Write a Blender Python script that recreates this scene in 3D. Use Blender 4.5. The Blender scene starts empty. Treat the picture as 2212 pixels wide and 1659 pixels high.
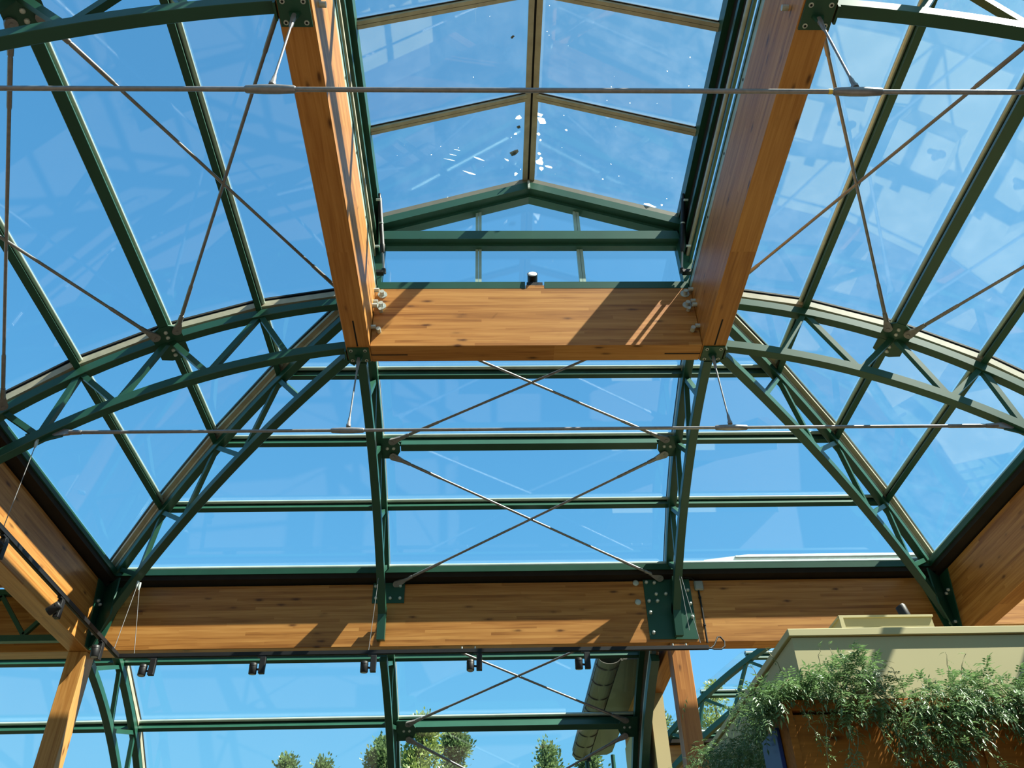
import bpy, bmesh, math, random
from mathutils import Vector as V, Matrix
PI = math.pi
sin, cos, sqrt, rad = math.sin, math.cos, math.sqrt, math.radians
sc = bpy.context.scene
COL = sc.collection
random.seed(7)

# ------------------------------------------------------------------ camera
# world: X right, Y away from the viewer, Z up, metres; Z = 0 is eye level, the floor is at -1.6
def cam_matrix(p, y, r):
    cp, sp = cos(p), sin(p)
    R0 = Matrix(((1, 0, 0), (0, sp, -cp), (0, cp, sp)))
    Ry = Matrix(((cos(y), -sin(y), 0), (sin(y), cos(y), 0), (0, 0, 1)))
    Rr = Matrix(((cos(r), -sin(r), 0), (sin(r), cos(r), 0), (0, 0, 1)))
    return Rr @ R0 @ Ry
M = cam_matrix(rad(38.42396), rad(2.10798), rad(-1.64337))
cd = bpy.data.cameras.new('camera')
cam = bpy.data.objects.new('camera', cd)
COL.objects.link(cam)
ri, dn, fw = V(M[0]), V(M[1]), V(M[2])
mw = Matrix((ri, -dn, -fw)).transposed().to_4x4()
mw.translation = V((-0.535, 0, 0))
cam.matrix_world = mw
cd.sensor_fit = 'HORIZONTAL'
cd.sensor_width = 36.0
cd.lens = 1850.0 / 2212 * 36.0
cd.clip_start, cd.clip_end = 0.05, 500
sc.camera = cam

# ------------------------------------------------------------------ light
SUN = V((0.70, -0.24, 1.0)).normalized()           # towards the sun
wd = bpy.data.worlds.new('sky')
sc.world = wd
wd.use_nodes = True
nt = wd.node_tree
nt.nodes.clear()
def N(tree, t, **kw):
    n = tree.nodes.new(t)
    for k, v in kw.items():
        setattr(n, k, v)
    return n
def mth(tree, op, a, b=None, c=None):
    n = N(tree, 'ShaderNodeMath', operation=op)
    for i, x in enumerate((a, b, c)):
        if x is None: continue
        if isinstance(x, (int, float)): n.inputs[i].default_value = x
        else: tree.links.new(x, n.inputs[i])
    return n.outputs[0]
def ramp(tree, fac, stops, interp='LINEAR'):
    r = N(tree, 'ShaderNodeValToRGB')
    r.color_ramp.interpolation = interp
    els = r.color_ramp.elements
    while len(els) < len(stops): els.new(0.5)
    for e, (p, c) in zip(els, stops):
        e.position = p
        e.color = (*c, 1) if len(c) == 3 else c
    tree.links.new(fac, r.inputs[0])
    return r.outputs[0]
tc = N(nt, 'ShaderNodeTexCoord')
sx = N(nt, 'ShaderNodeSeparateXYZ')
nt.links.new(tc.outputs['Generated'], sx.inputs[0])
base = ramp(nt, sx.outputs['Z'], [(0.0, (0.42, 0.80, 1.0)), (0.20, (0.230, 0.66, 1.03)), (0.42, (0.155, 0.52, 0.95)),
                                  (0.62, (0.118, 0.42, 0.83)), (0.80, (0.10, 0.355, 0.72)), (1.0, (0.085, 0.30, 0.63))])
dot = N(nt, 'ShaderNodeVectorMath', operation='DOT_PRODUCT')
nt.links.new(tc.outputs['Generated'], dot.inputs[0])
dot.inputs[1].default_value = SUN
gl = mth(nt, 'POWER', mth(nt, 'MAXIMUM', dot.outputs['Value'], 0.0), 4.0)
glow = N(nt, 'ShaderNodeVectorMath', operation='SCALE')
glow.inputs[0].default_value = (0.33, 0.48, 0.42)
nt.links.new(gl, glow.inputs['Scale'])
addv = N(nt, 'ShaderNodeVectorMath', operation='ADD')
nt.links.new(base, addv.inputs[0])
nt.links.new(glow.outputs[0], addv.inputs[1])
bg = N(nt, 'ShaderNodeBackground')
bg.inputs['Strength'].default_value = 1.0
nt.links.new(addv.outputs[0], bg.inputs['Color'])
wo = N(nt, 'ShaderNodeOutputWorld')
nt.links.new(bg.outputs[0], wo.inputs[0])

sl = bpy.data.lights.new('sun', 'SUN')
sl.energy = 21.0
sl.angle = rad(0.53)
sl.color = (1.0, 0.93, 0.80)
so = bpy.data.objects.new('sun', sl)
COL.objects.link(so)
so.location = (8, -4, 20)
so.rotation_euler = SUN.to_track_quat('Z', 'Y').to_euler()
vs = sc.view_settings
vs.view_transform = 'Standard'
vs.look = 'None'
vs.exposure = 0.0
vs.gamma = 1.0
vs.use_curve_mapping = False
sc.cycles.transparent_max_bounces = 24

# ------------------------------------------------------------------ materials
def newmat(name):
    m = bpy.data.materials.new(name)
    m.use_nodes = True
    t = m.node_tree
    t.nodes.clear()
    out = N(t, 'ShaderNodeOutputMaterial')
    return m, t, out
def pbr(name, col, rough=0.5, metal=0.0, spec=0.5, vary=0.12, scale=6.0, bump=0.0, coat=0.0):
    m, t, out = newmat(name)
    b = N(t, 'ShaderNodeBsdfPrincipled')
    b.inputs['Roughness'].default_value = rough
    b.inputs['Metallic'].default_value = metal
    b.inputs['Specular IOR Level'].default_value = spec
    b.inputs['Coat Weight'].default_value = coat
    co = N(t, 'ShaderNodeTexCoord')
    no = N(t, 'ShaderNodeTexNoise')
    no.inputs['Scale'].default_value = scale
    no.inputs['Detail'].default_value = 4
    t.links.new(co.outputs['Object'], no.inputs['Vector'])
    lo = tuple(c * (1 - vary) for c in col)
    hi = tuple(min(1, c * (1 + vary)) for c in col)
    t.links.new(ramp(t, no.outputs[0], [(0.3, lo), (0.7, hi)]), b.inputs['Base Color'])
    if bump:
        bp = N(t, 'ShaderNodeBump')
        bp.inputs['Strength'].default_value = bump
        t.links.new(no.outputs[0], bp.inputs['Height'])
        t.links.new(bp.outputs[0], b.inputs['Normal'])
    t.links.new(b.outputs[0], out.inputs[0])
    return m
def wood_mat(name, dark, mid, light, lam=0.043, rough=0.42, spec=0.3):
    """glued laminated softwood: grain along local X, laminations stacked along local Z, knots"""
    m, t, out = newmat(name)
    L = t.links.new
    b = N(t, 'ShaderNodeBsdfPrincipled')
    b.inputs['Roughness'].default_value = rough
    b.inputs['Specular IOR Level'].default_value = spec
    co = N(t, 'ShaderNodeTexCoord')
    sep = N(t, 'ShaderNodeSeparateXYZ')
    L(co.outputs['Object'], sep.inputs[0])
    oi = N(t, 'ShaderNodeObjectInfo')
    lid = mth(t, 'FLOOR', mth(t, 'DIVIDE', sep.outputs['Z'], lam))
    # board joints along the length, different in every lamination
    seg = mth(t, 'FLOOR', mth(t, 'ADD', mth(t, 'DIVIDE', sep.outputs['X'], 2.3), mth(t, 'MULTIPLY', lid, 0.371)))
    wn = N(t, 'ShaderNodeTexWhiteNoise', noise_dimensions='2D')
    cmb = N(t, 'ShaderNodeCombineXYZ')
    L(mth(t, 'ADD', lid, mth(t, 'MULTIPLY', oi.outputs['Random'], 57.0)), cmb.inputs[0])
    L(seg, cmb.inputs[1])
    L(cmb.outputs[0], wn.inputs['Vector'])
    # grain
    mp = N(t, 'ShaderNodeMapping')
    mp.inputs['Scale'].default_value = (1.3, 34, 34)
    ad = N(t, 'ShaderNodeVectorMath', operation='ADD')
    sc2 = N(t, 'ShaderNodeVectorMath', operation='SCALE')
    L(wn.outputs['Color'], sc2.inputs[0]); sc2.inputs['Scale'].default_value = 9.0
    L(co.outputs['Object'], ad.inputs[0]); L(sc2.outputs[0], ad.inputs[1])
    L(ad.outputs[0], mp.inputs['Vector'])
    g = N(t, 'ShaderNodeTexNoise')
    g.inputs['Scale'].default_value = 1.0
    g.inputs['Detail'].default_value = 6
    g.inputs['Distortion'].default_value = 0.6
    L(mp.outputs[0], g.inputs['Vector'])
    # slow figure
    mp2 = N(t, 'ShaderNodeMapping')
    mp2.inputs['Scale'].default_value = (0.7, 6, 6)
    L(ad.outputs[0], mp2.inputs['Vector'])
    g2 = N(t, 'ShaderNodeTexNoise')
    g2.inputs['Scale'].default_value = 1.0
    g2.inputs['Detail'].default_value = 3
    L(mp2.outputs[0], g2.inputs['Vector'])
    f = mth(t, 'ADD', mth(t, 'MULTIPLY', g.outputs[0], 0.62), mth(t, 'MULTIPLY', wn.outputs['Value'], 0.22))
    f = mth(t, 'ADD', f, mth(t, 'MULTIPLY', g2.outputs[0], 0.35))
    c = ramp(t, f, [(0.40, dark), (0.56, mid), (0.76, light)])
    # knots
    mp3 = N(t, 'ShaderNodeMapping')
    mp3.inputs['Scale'].default_value = (2.6, 8.5, 8.5)
    L(co.outputs['Object'], mp3.inputs['Vector'])
    vo = N(t, 'ShaderNodeTexVoronoi')
    vo.inputs['Scale'].default_value = 1.0
    L(mp3.outputs[0], vo.inputs['Vector'])
    nn = N(t, 'ShaderNodeTexNoise')
    nn.inputs['Scale'].default_value = 14
    L(co.outputs['Object'], nn.inputs['Vector'])
    kd = mth(t, 'ADD', vo.outputs['Distance'], mth(t, 'MULTIPLY', mth(t, 'SUBTRACT', nn.outputs[0], 0.5), 0.16))
    sv = N(t, 'ShaderNodeSeparateXYZ')
    L(vo.outputs['Color'], sv.inputs[0])
    pick = mth(t, 'GREATER_THAN', sv.outputs[0], 0.42)
    kf = mth(t, 'MULTIPLY', ramp(t, kd, [(0.05, (0.9,) * 3), (0.12, (0.5,) * 3), (0.19, (0.12,) * 3), (0.30, (0,) * 3)]), pick)
    mx = N(t, 'ShaderNodeMix', data_type='RGBA')
    L(kf, mx.inputs[0]); L(c, mx.inputs[6]); mx.inputs[7].default_value = (dark[0] * 0.3, dark[1] * 0.24, dark[2] * 0.2, 1)
    L(mx.outputs[2], b.inputs['Base Color'])
    # fine joint line between laminations
    fr = mth(t, 'FRACT', mth(t, 'DIVIDE', sep.outputs['Z'], lam))
    bp = N(t, 'ShaderNodeBump')
    bp.inputs['Strength'].default_value = 0.08
    bp.inputs['Distance'].default_value = 0.01
    L(mth(t, 'ADD', mth(t, 'MULTIPLY', g.outputs[0], 0.6), mth(t, 'LESS_THAN', fr, 0.05)), bp.inputs['Height'])
    L(bp.outputs[0], b.inputs['Normal'])
    L(b.outputs[0], out.inputs[0])
    return m
def glass_mat(name, tint=(0.95, 0.985, 0.98), haze=0.0):
    m, t, out = newmat(name)
    L = t.links.new
    tr = N(t, 'ShaderNodeBsdfTransparent')
    tr.inputs[0].default_value = (*tint, 1)
    gs = N(t, 'ShaderNodeBsdfGlossy')
    gs.inputs['Roughness'].default_value = 0.0
    gs.inputs['Color'].default_value = (0.95, 0.98, 1.0, 1)
    lw = N(t, 'ShaderNodeLayerWeight')
    lw.inputs['Blend'].default_value = 0.45
    fac = mth(t, 'MINIMUM', mth(t, 'ADD', mth(t, 'MULTIPLY', mth(t, 'POWER', lw.outputs['Facing'], 4.0), 0.75), 0.045), 1.0)
    mx = N(t, 'ShaderNodeMixShader')
    L(fac, mx.inputs[0]); L(tr.outputs[0], mx.inputs[1]); L(gs.outputs[0], mx.inputs[2])
    last = mx.outputs[0]
    if haze:
        co = N(t, 'ShaderNodeTexCoord')
        no = N(t, 'ShaderNodeTexNoise')
        no.inputs['Scale'].default_value = 2.2
        no.inputs['Detail'].default_value = 7
        no.inputs['Roughness'].default_value = 0.65
        L(co.outputs['Object'], no.inputs['Vector'])
        df = N(t, 'ShaderNodeBsdfTranslucent')
        df.inputs[0].default_value = (0.9, 0.93, 0.9, 1)
        m2 = N(t, 'ShaderNodeMixShader')
        L(mth(t, 'MULTIPLY', ramp(t, no.outputs[0], [(0.45, (0,) * 3), (0.8, (1,) * 3)]), haze), m2.inputs[0])
        L(last, m2.inputs[1]); L(df.outputs[0], m2.inputs[2])
        last = m2.outputs[0]
    L(last, out.inputs[0])
    return m
def leaf_mat(name, dark, light, trans=0.35):
    m, t, out = newmat(name)
    L = t.links.new
    co = N(t, 'ShaderNodeNewGeometry')
    no = N(t, 'ShaderNodeTexNoise')
    no.inputs['Scale'].default_value = 9
    no.inputs['Detail'].default_value = 3
    L(co.outputs['Position'], no.inputs['Vector'])
    c = ramp(t, no.outputs[0], [(0.32, dark), (0.68, light)])
    b = N(t, 'ShaderNodeBsdfPrincipled')
    b.inputs['Roughness'].default_value = 0.4
    L(c, b.inputs['Base Color'])
    tl = N(t, 'ShaderNodeBsdfTranslucent')
    L(c, tl.inputs[0])
    mx = N(t, 'ShaderNodeMixShader')
    mx.inputs[0].default_value = trans
    L(b.outputs[0], mx.inputs[1]); L(tl.outputs[0], mx.inputs[2])
    L(mx.outputs[0], out.inputs[0])
    return m
WOOD = wood_mat('glulam_pine', (0.235, 0.090, 0.017), (0.350, 0.150, 0.034), (0.455, 0.222, 0.060))
WOODRED = wood_mat('post_pine', (0.23, 0.080, 0.017), (0.34, 0.128, 0.030), (0.43, 0.18, 0.048), lam=0.06)
GREEN = pbr('green_steel_paint', (0.013, 0.064, 0.040), 0.38, 0, 0.4, 0.10, 3.0)
GREEN2 = pbr('green_aluminium_rail', (0.022, 0.085, 0.058), 0.24, 0.1, 0.8, 0.08, 3.0)
TAN = pbr('bronze_glazing_bar', (0.34, 0.315, 0.225), 0.40, 0.0, 0.5, 0.15, 8.0)
TAN2 = pbr('dark_bronze_rail', (0.13, 0.12, 0.085), 0.45)
PALE = pbr('pale_green_rail', (0.33, 0.42, 0.34), 0.40, 0.2, 0.5, 0.1, 8.0)
HIGHLIGHT = pbr('pale_rail_highlight', (0.42, 0.52, 0.47), 0.3, 0.35, 0.6, 0.1, 4.0)  # pale colour paints the bright highlight line along the green purlin rails
GASKET = pbr('black_gasket', (0.010, 0.011, 0.012), 0.6, 0, 0.15)
STEEL = pbr('grey_steel_rod', (0.20, 0.20, 0.205), 0.36, 0.35, 0.5, 0.15, 20.0)
ZINC = pbr('zinc_bolt', (0.42, 0.47, 0.45), 0.42, 0.35, 0.5, 0.15, 20.0)
SOFFIT = pbr('dark_brown_board', (0.020, 0.016, 0.012), 0.7, 0, 0.15, 0.15, 5.0)
BLACK = pbr('black_metal', (0.008, 0.008, 0.009), 0.5, 0, 0.3)
LENS = pbr('white_lens', (0.75, 0.77, 0.76), 0.2)
GREYBOX = pbr('grey_plastic', (0.24, 0.26, 0.25), 0.5)
CREAM = pbr('cream_paint', (0.375, 0.330, 0.172), 0.55, 0, 0.3, 0.03, 1.5)
RUST = wood_mat('brown_planter_board', (0.150, 0.052, 0.006), (0.205, 0.074, 0.009), (0.26, 0.100, 0.014), lam=0.3, rough=0.6, spec=0.08)
BLUE = pbr('blue_panel', (0.006, 0.022, 0.12), 0.45)
ZINCROOF = pbr('grey_zinc_sheet', (0.085, 0.074, 0.058), 0.5, 0.2, 0.5, 0.15, 2.0)
WHITE = pbr('white_flashing', (0.62, 0.68, 0.68), 0.4)
FLOOR = pbr('stone_floor', (0.080, 0.060, 0.042), 0.6, 0, 0.4, 0.12, 1.2)
PLASTER = pbr('warm_plaster', (0.17, 0.13, 0.09), 0.8, 0, 0.2, 0.06, 1.0)
GRASS = pbr('garden_ground', (0.10, 0.13, 0.055), 0.9, 0, 0.2, 0.3, 0.4)
GLASS = glass_mat('roof_glass')
DUSTY = glass_mat('dusty_roof_glass', haze=0.012)
LEAF = leaf_mat('vine_leaf', (0.036, 0.085, 0.030), (0.165, 0.275, 0.100))
TREE = leaf_mat('tree_leaf', (0.065, 0.115, 0.045), (0.19, 0.27, 0.105), 0.4)
TREE2 = leaf_mat('yellow_tree_leaf', (0.11, 0.17, 0.04), (0.30, 0.36, 0.10), 0.35)
BARK = pbr('bark', (0.10, 0.075, 0.05), 0.9, 0, 0.2, 0.3, 8.0)
STEM = pbr('vine_stem', (0.16, 0.15, 0.06), 0.7)
SPLAT = leaf_mat('dried_white_splash', (0.80, 0.82, 0.80), (0.92, 0.93, 0.90), 0.75)
DEADLEAF = pbr('dead_leaf', (0.05, 0.055, 0.03), 0.8)

# ------------------------------------------------------------------ mesh helpers
class MB:
    def __init__(s):
        s.v, s.f, s.sm = [], [], []
    def add(s, vs, fs, smooth=False):
        o = len(s.v)
        s.v += [V(a) for a in vs]
        for f in fs:
            s.f.append(tuple(i + o for i in f)); s.sm.append(smooth)
        return s
    def hexa(s, p):                                    # 8 points: bottom ring 0-3, top ring 4-7
        return s.add(p, [(0, 3, 2, 1), (4, 5, 6, 7), (0, 1, 5, 4), (1, 2, 6, 5), (2, 3, 7, 6), (3, 0, 4, 7)])
    def box(s, lo, hi):
        x0, y0, z0 = lo; x1, y1, z1 = hi
        return s.hexa([(x0, y0, z0), (x1, y0, z0), (x1, y1, z0), (x0, y1, z0), (x0, y0, z1), (x1, y0, z1), (x1, y1, z1), (x0, y1, z1)])
    def bar(s, p, q, side, w, h):                      # box from p to q, w across 'side', h across the third axis
        p, q, side = V(p), V(q), V(side)
        d = (q - p).normalized()
        n = side.cross(d).normalized()
        a = d.cross(n).normalized()
        a, n = a * w / 2, n * h / 2
        return s.hexa([p - a - n, p + a - n, q + a - n, q - a - n, p - a + n, p + a + n, q + a + n, q - a + n])
    def sweep(s, pts, side, w, h):                     # rectangular section along a planar polyline
        pts = [V(p) for p in pts]; side = V(side).normalized()
        n = len(pts); vs = []
        for i, p in enumerate(pts):
            d = (pts[min(i + 1, n - 1)] - pts[max(i - 1, 0)]).normalized()
            u = side.cross(d).normalized() * h / 2
            a = side * w / 2
            vs += [p - a - u, p + a - u, p + a + u, p - a + u]
        fs = [(0, 1, 2, 3), tuple(4 * (n - 1) + k for k in (3, 2, 1, 0))]
        for i in range(n - 1):
            for k in range(4):
                a, b = 4 * i + k, 4 * i + (k + 1) % 4
                fs.append((a, a + 4, b + 4, b))
        return s.add(vs, fs)
    def tube(s, pts, r, n=8, cap=True):                # round section, r a number or a list
        pts = [V(p) for p in pts]; m = len(pts); vs = []
        d0 = (pts[1] - pts[0]).normalized()
        ref = V((0, 0, 1)) if abs(d0.z) < 0.9 else V((1, 0, 0))
        for i, p in enumerate(pts):
            d = (pts[min(i + 1, m - 1)] - pts[max(i - 1, 0)])
            d = d.normalized() if d.length > 1e-9 else d0
            a = d.cross(ref).normalized(); b = d.cross(a)
            rr = r[i] if isinstance(r, (list, tuple)) else r
            for k in range(n):
                t = 2 * PI * k / n
                vs.append(p + (a * cos(t) + b * sin(t)) * rr)
        fs = []
        for i in range(m - 1):
            for k in range(n):
                fs.append((i * n + k, i * n + (k + 1) % n, (i + 1) * n + (k + 1) % n, (i + 1) * n + k))
        s.add(vs, fs, True)
        if cap:
            s.add(vs[:n], [tuple(range(n))[::-1]]); s.add(vs[-n:], [tuple(range(n))])
        return s
    def cyl(s, p, q, r, n=12):
        return s.tube([p, q], r, n)
    def slab(s, poly, nrm, th):                        # polygon thickened along nrm
        nrm = V(nrm).normalized(); k = len(poly)
        a = [V(p) for p in poly]; b = [p + nrm * th for p in a]
        return s.add(a + b, [tuple(range(k))[::-1], tuple(range(k, 2 * k))] + [(i, (i + 1) % k, k + (i + 1) % k, k + i) for i in range(k)])
    def dome(s, p, nrm, r, h, n=10):                   # low round bolt head
        nrm = V(nrm).normalized()
        p = V(p)
        return s.tube([p, p + nrm * h * 0.6, p + nrm * h * 0.9, p + nrm * h], [r, r, r * 0.7, r * 0.15], n)
    def build(s, name, mat, parent=None, axis=None, bevel=0):
        lo = V([min(v[i] for v in s.v) for i in range(3)]); hi = V([max(v[i] for v in s.v) for i in range(3)])
        c = (lo + hi) / 2
        R = {None: Matrix.Identity(3), 'Y': Matrix.Rotation(PI / 2, 3, 'Z'), 'Z': Matrix.Rotation(-PI / 2, 3, 'Y')}[axis]
        Ri = R.transposed()
        me = bpy.data.meshes.new(name)
        me.from_pydata([Ri @ (v - c) for v in s.v], [], s.f)
        me.polygons.foreach_set('use_smooth', s.sm)
        me.materials.append(mat)
        me.update()
        bm = bmesh.new(); bm.from_mesh(me)
        bmesh.ops.recalc_face_normals(bm, faces=bm.faces)
        if bevel:
            bmesh.ops.bevel(bm, geom=[e for e in bm.edges if len(e.link_faces) == 2 and e.calc_face_angle(0) > 0.6], offset=bevel, segments=1, affect='EDGES')
        bm.to_mesh(me); bm.free()
        o = bpy.data.objects.new(name, me)
        COL.objects.link(o)
        o.rotation_euler = R.to_euler()
        o.location = c
        if parent is not None:
            o.parent = parent
            o.location = c - world_loc(parent)
        return o
def world_loc(o):
    l = V(o.location)
    while o.parent is not None:
        o = o.parent; l += V(o.location)
    return l
def thing(name, label, cat, loc, group=None, kind=None):
    o = bpy.data.objects.new(name, None)
    COL.objects.link(o)
    o.empty_display_size = 0.2
    o.location = loc
    return tag(o, label, cat, group, kind)
def tag(o, label, cat, group=None, kind=None):
    o['label'] = label; o['category'] = cat
    if group: o['group'] = group
    if kind: o['kind'] = kind
    return o
def struct(o, label=None):
    o['kind'] = 'structure'
    if label: o['label'] = label
    return o
def dup(src, name, loc, parent):
    c = src.copy(); c.name = name; COL.objects.link(c)
    c.parent = parent; c.location = V(loc) - (world_loc(parent) if parent else V())
    return c

# ------------------------------------------------------------------ the module
XB, Y1, Y0, YN = 1.91, 7.03, 3.20, -0.62      # lantern beam axis, truss lines
XR, YR = 5.72, 10.79                          # ring beam axes
ZB0, ZB1 = 6.00, 6.86                         # lantern beams bottom/top
ZR0, ZR1 = 4.20, 5.06                         # ring beams bottom/top
TC, BC = (-0.564, 0.704, 6.1016), (-0.783, -0.518, 6.676)   # arcs of the top and bottom chords (distance out, height, radius)
def arc(c, d): return c[1] + sqrt(c[2] ** 2 - (d - c[0]) ** 2)
def nrm(c, d):
    return ((d - c[0]) / c[2], (arc(c, d) - c[1]) / c[2])
def off(d, o, c=TC):                          # point o above the top chord axis, measured along the radius
    n = nrm(c, d)
    return d + n[0] * o, arc(c, d) + n[1] * o
PD = [1.14, 2.06, 2.87, 3.60]                 # purlin lines
def P_left(d, a, z): return V((-XB - d, a, z))
def P_right(d, a, z): return V((XB + d, a, z))
def P_end(d, a, z): return V((a, Y1 + d, z))
def P_hipL(d, z): return V((-XB - d, Y1 + d, z))
def P_hipR(d, z): return V((XB + d, Y1 + d, z))

# ------------------------------------------------------------------ setting: floor, low walls, ground
struct(MB().box((-14, -12, -1.75), (14, 16.0, -1.6)).build('floor', FLOOR), 'stone floor under the glass roof')
struct(MB().box((-150, -150, -2.0), (150, 150, -1.76)).build('ground', GRASS), 'garden ground outside the building')
struct(MB().box((-9.9, -12, -1.6), (-9.7, 15.7, 1.6)).build('wall_left', PLASTER), 'plaster wall along the left aisle')
struct(MB().box((9.7, -12, -1.6), (9.9, 15.4, 3.0)).build('wall_right', PLASTER), 'plaster wall along the right aisle')
struct(MB().box((-9.7, -12, -1.6), (9.7, -11.8, 3.6)).build('wall_front', PLASTER), 'plaster wall behind the viewer')
struct(MB().box((-9.7, 15.75, -1.6), (1.75, 15.95, 0.7)).build('wall_back', PLASTER), 'low plaster wall under the lower glass roof')
struct(MB().box((-9.7, -4, 5.075), (-XR - 0.135, YR - 0.13, 5.20)).build('shade_deck', WOOD), 'unseen timber deck added to shade the left aisle')  # unseen deck, added and set low to keep sun off the aisle
# side wall of the right wing under its beam
struct(MB().box((1.80, 12.58, -1.6), (2.00, 15.4, 4.20)).build('wall_wing', CREAM), 'cream wall of the right wing beyond the glass')

# ------------------------------------------------------------------ glulam beams
def glulam(lo, hi, axis, label, mat=WOOD, name='glulam_beam', cat='beam', group=None):
    b = MB().box(lo, hi).build(name, mat, None, axis, bevel=0.007)
    return tag(b, label, cat, group)
hw = 0.1275
lbL = glulam((-XB - hw, YN - 0.4, ZB0), (-XB + hw, Y1 + hw, ZB1), 'Y', 'long pine glulam beam left of the roof lantern, striped by sun on its inner face')
lbR = glulam((XB - hw, YN - 0.4, ZB0), (XB + hw, Y1 + hw, ZB1), 'Y', 'long pine glulam beam right of the roof lantern, inner face in shade')
cb = glulam((-XB + hw + 0.002, Y1 - hw, ZB0), (XB - hw - 0.002, Y1 + hw, ZB1), None, 'short pine glulam cross beam closing the lantern, half in sun')
rbB = glulam((-9.6, YR - 0.125, ZR0), (XR + 0.125, YR + 0.125, ZR1), None, 'wide horizontal pine glulam beam under the back roof slope')
rbL = glulam((-XR - 0.125, YN - 0.4, ZR0), (-XR + 0.125, YR - 0.127, ZR1), 'Y', 'pine glulam ring beam along the left edge with sunny bands')
rbR = glulam((XR - 0.125, YN - 0.4, ZR0), (XR + 0.125, YR - 0.127, ZR1), 'Y', 'shaded pine glulam ring beam along the right edge')
wb = glulam((1.80, YR + 0.128, ZR0), (2.02, 15.3, ZR1), 'Y', 'pine glulam beam running away behind the right post')
for x, lab in ((-XR, 'pine post at left under the corner of the ring beams'), (1.915, 'pine post at right under the back ring beam')):
    p = MB().box((x - 0.118, YR - 0.125, -1.6), (x + 0.118, YR + 0.11, ZR0 - 0.002)).build('glulam_post', WOODRED if x > 0 else WOOD, None, 'Z', bevel=0.006)
    tag(p, lab, 'post')
for x, y, lab in ((XR, YR, 'pine post hidden behind the cream kiosk'), (-XR, YN, 'pine post near the viewer under the left ring beam'), (XR, YN, 'pine post near the viewer under the right ring beam')):
    p = MB().box((x - 0.118, y - 0.118, -1.6), (x + 0.118, y + 0.118, ZR0 - 0.002)).build('glulam_post', WOOD, None, 'Z', bevel=0.006)
    tag(p, lab, 'post')
# dark sill boards on the ring beams
def board(lo, hi, label, strip=None):
    t = thing('sill_board', label, 'board', ((lo[0] + hi[0]) / 2, (lo[1] + hi[1]) / 2, lo[2]))
    MB().box(lo, hi).build('board', SOFFIT, t)
    if strip: MB().box(*strip).build('green_strip', GREEN, t)
    return t
board((-XR + 0.19, YR - 0.258, 5.09), (XR - 0.19, YR + 0.13, 5.16), 'dark brown board on top of the back ring beam', ((-XR + 0.26, YR - 0.278, 5.155), (XR - 0.26, YR - 0.250, 5.235)))
board((-XR - 0.13, YN, 5.09), (-XR + 0.258, YR + 0.13, 5.16), 'dark brown board on top of the left ring beam', ((-XR + 0.250, YN, 5.155), (-XR + 0.278, YR - 0.26, 5.235)))
board((XR - 0.258, YN, 5.09), (XR + 0.13, YR + 0.13, 5.16), 'dark brown board on top of the right ring beam', ((XR - 0.278, YN, 5.155), (XR - 0.250, YR - 0.26, 5.235)))

# slits cut in the lantern beams beside the hanger plates
def slit(parent, lo, hi): MB().box(lo, hi).build('saw_slit', GASKET, parent)
for s, par in ((-1, lbL), (1, lbR)):
    slit(par, (s * XB - 0.008, 6.50, ZB0 - 0.0015), (s * XB + 0.008, 6.90, ZB0 + 0.01))
    a, b = sorted((s * (XB - 0.13), s * (XB - 0.52)))
    slit(cb, (a, Y1 + 0.005, ZB0 - 0.0015), (b, Y1 + 0.021, ZB0 + 0.01))

# ------------------------------------------------------------------ trusses
NW = [1.14, 2.06, 2.87, 3.50]
NB = [0.75, 1.55, 2.40, 3.05]
def truss(label, P, side, tf, bf, ut, ub, webs, loc, foot=None, cw=0.10, ww=0.058, name='roof_truss', group=None):
    """P(u, z) places the truss plane; tf / bf give (lateral, z) of the chord axes for a parameter"""
    t = thing(name, label, 'truss', loc, group or 'green steel trusses')
    n = 22
    def line(f, u0, u1): return [P(*f(u0 + (u1 - u0) * i / n)) for i in range(n + 1)]
    MB().sweep(line(tf, *ut), side, cw, cw).build('top_chord', GREEN, t, bevel=0.004)
    MB().sweep(line(bf, *ub), side, cw, cw).build('bottom_chord', GREEN, t, bevel=0.004)
    for a, b in webs:
        p, q = P(*tf(a)), P(*bf(b))
        d = (q - p).normalized()
        MB().bar(p + d * 0.045, q - d * 0.045, side, ww, ww).build('web_member', GREEN, t)
    if foot:
        MB().bar(P(*foot[0]), P(*foot[1]), side, 0.10, 0.10).build('chord_foot', GREEN, t)
    return t
tT = lambda d: (d, arc(TC, d))
tB = lambda d: (d, arc(BC, d))
WEBS = [(1.14, 0.75), (1.14, 1.55), (2.06, 1.55), (2.06, 2.40), (2.87, 2.40), (2.87, 3.05), (3.50, 3.05)]
tr = {}
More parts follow.
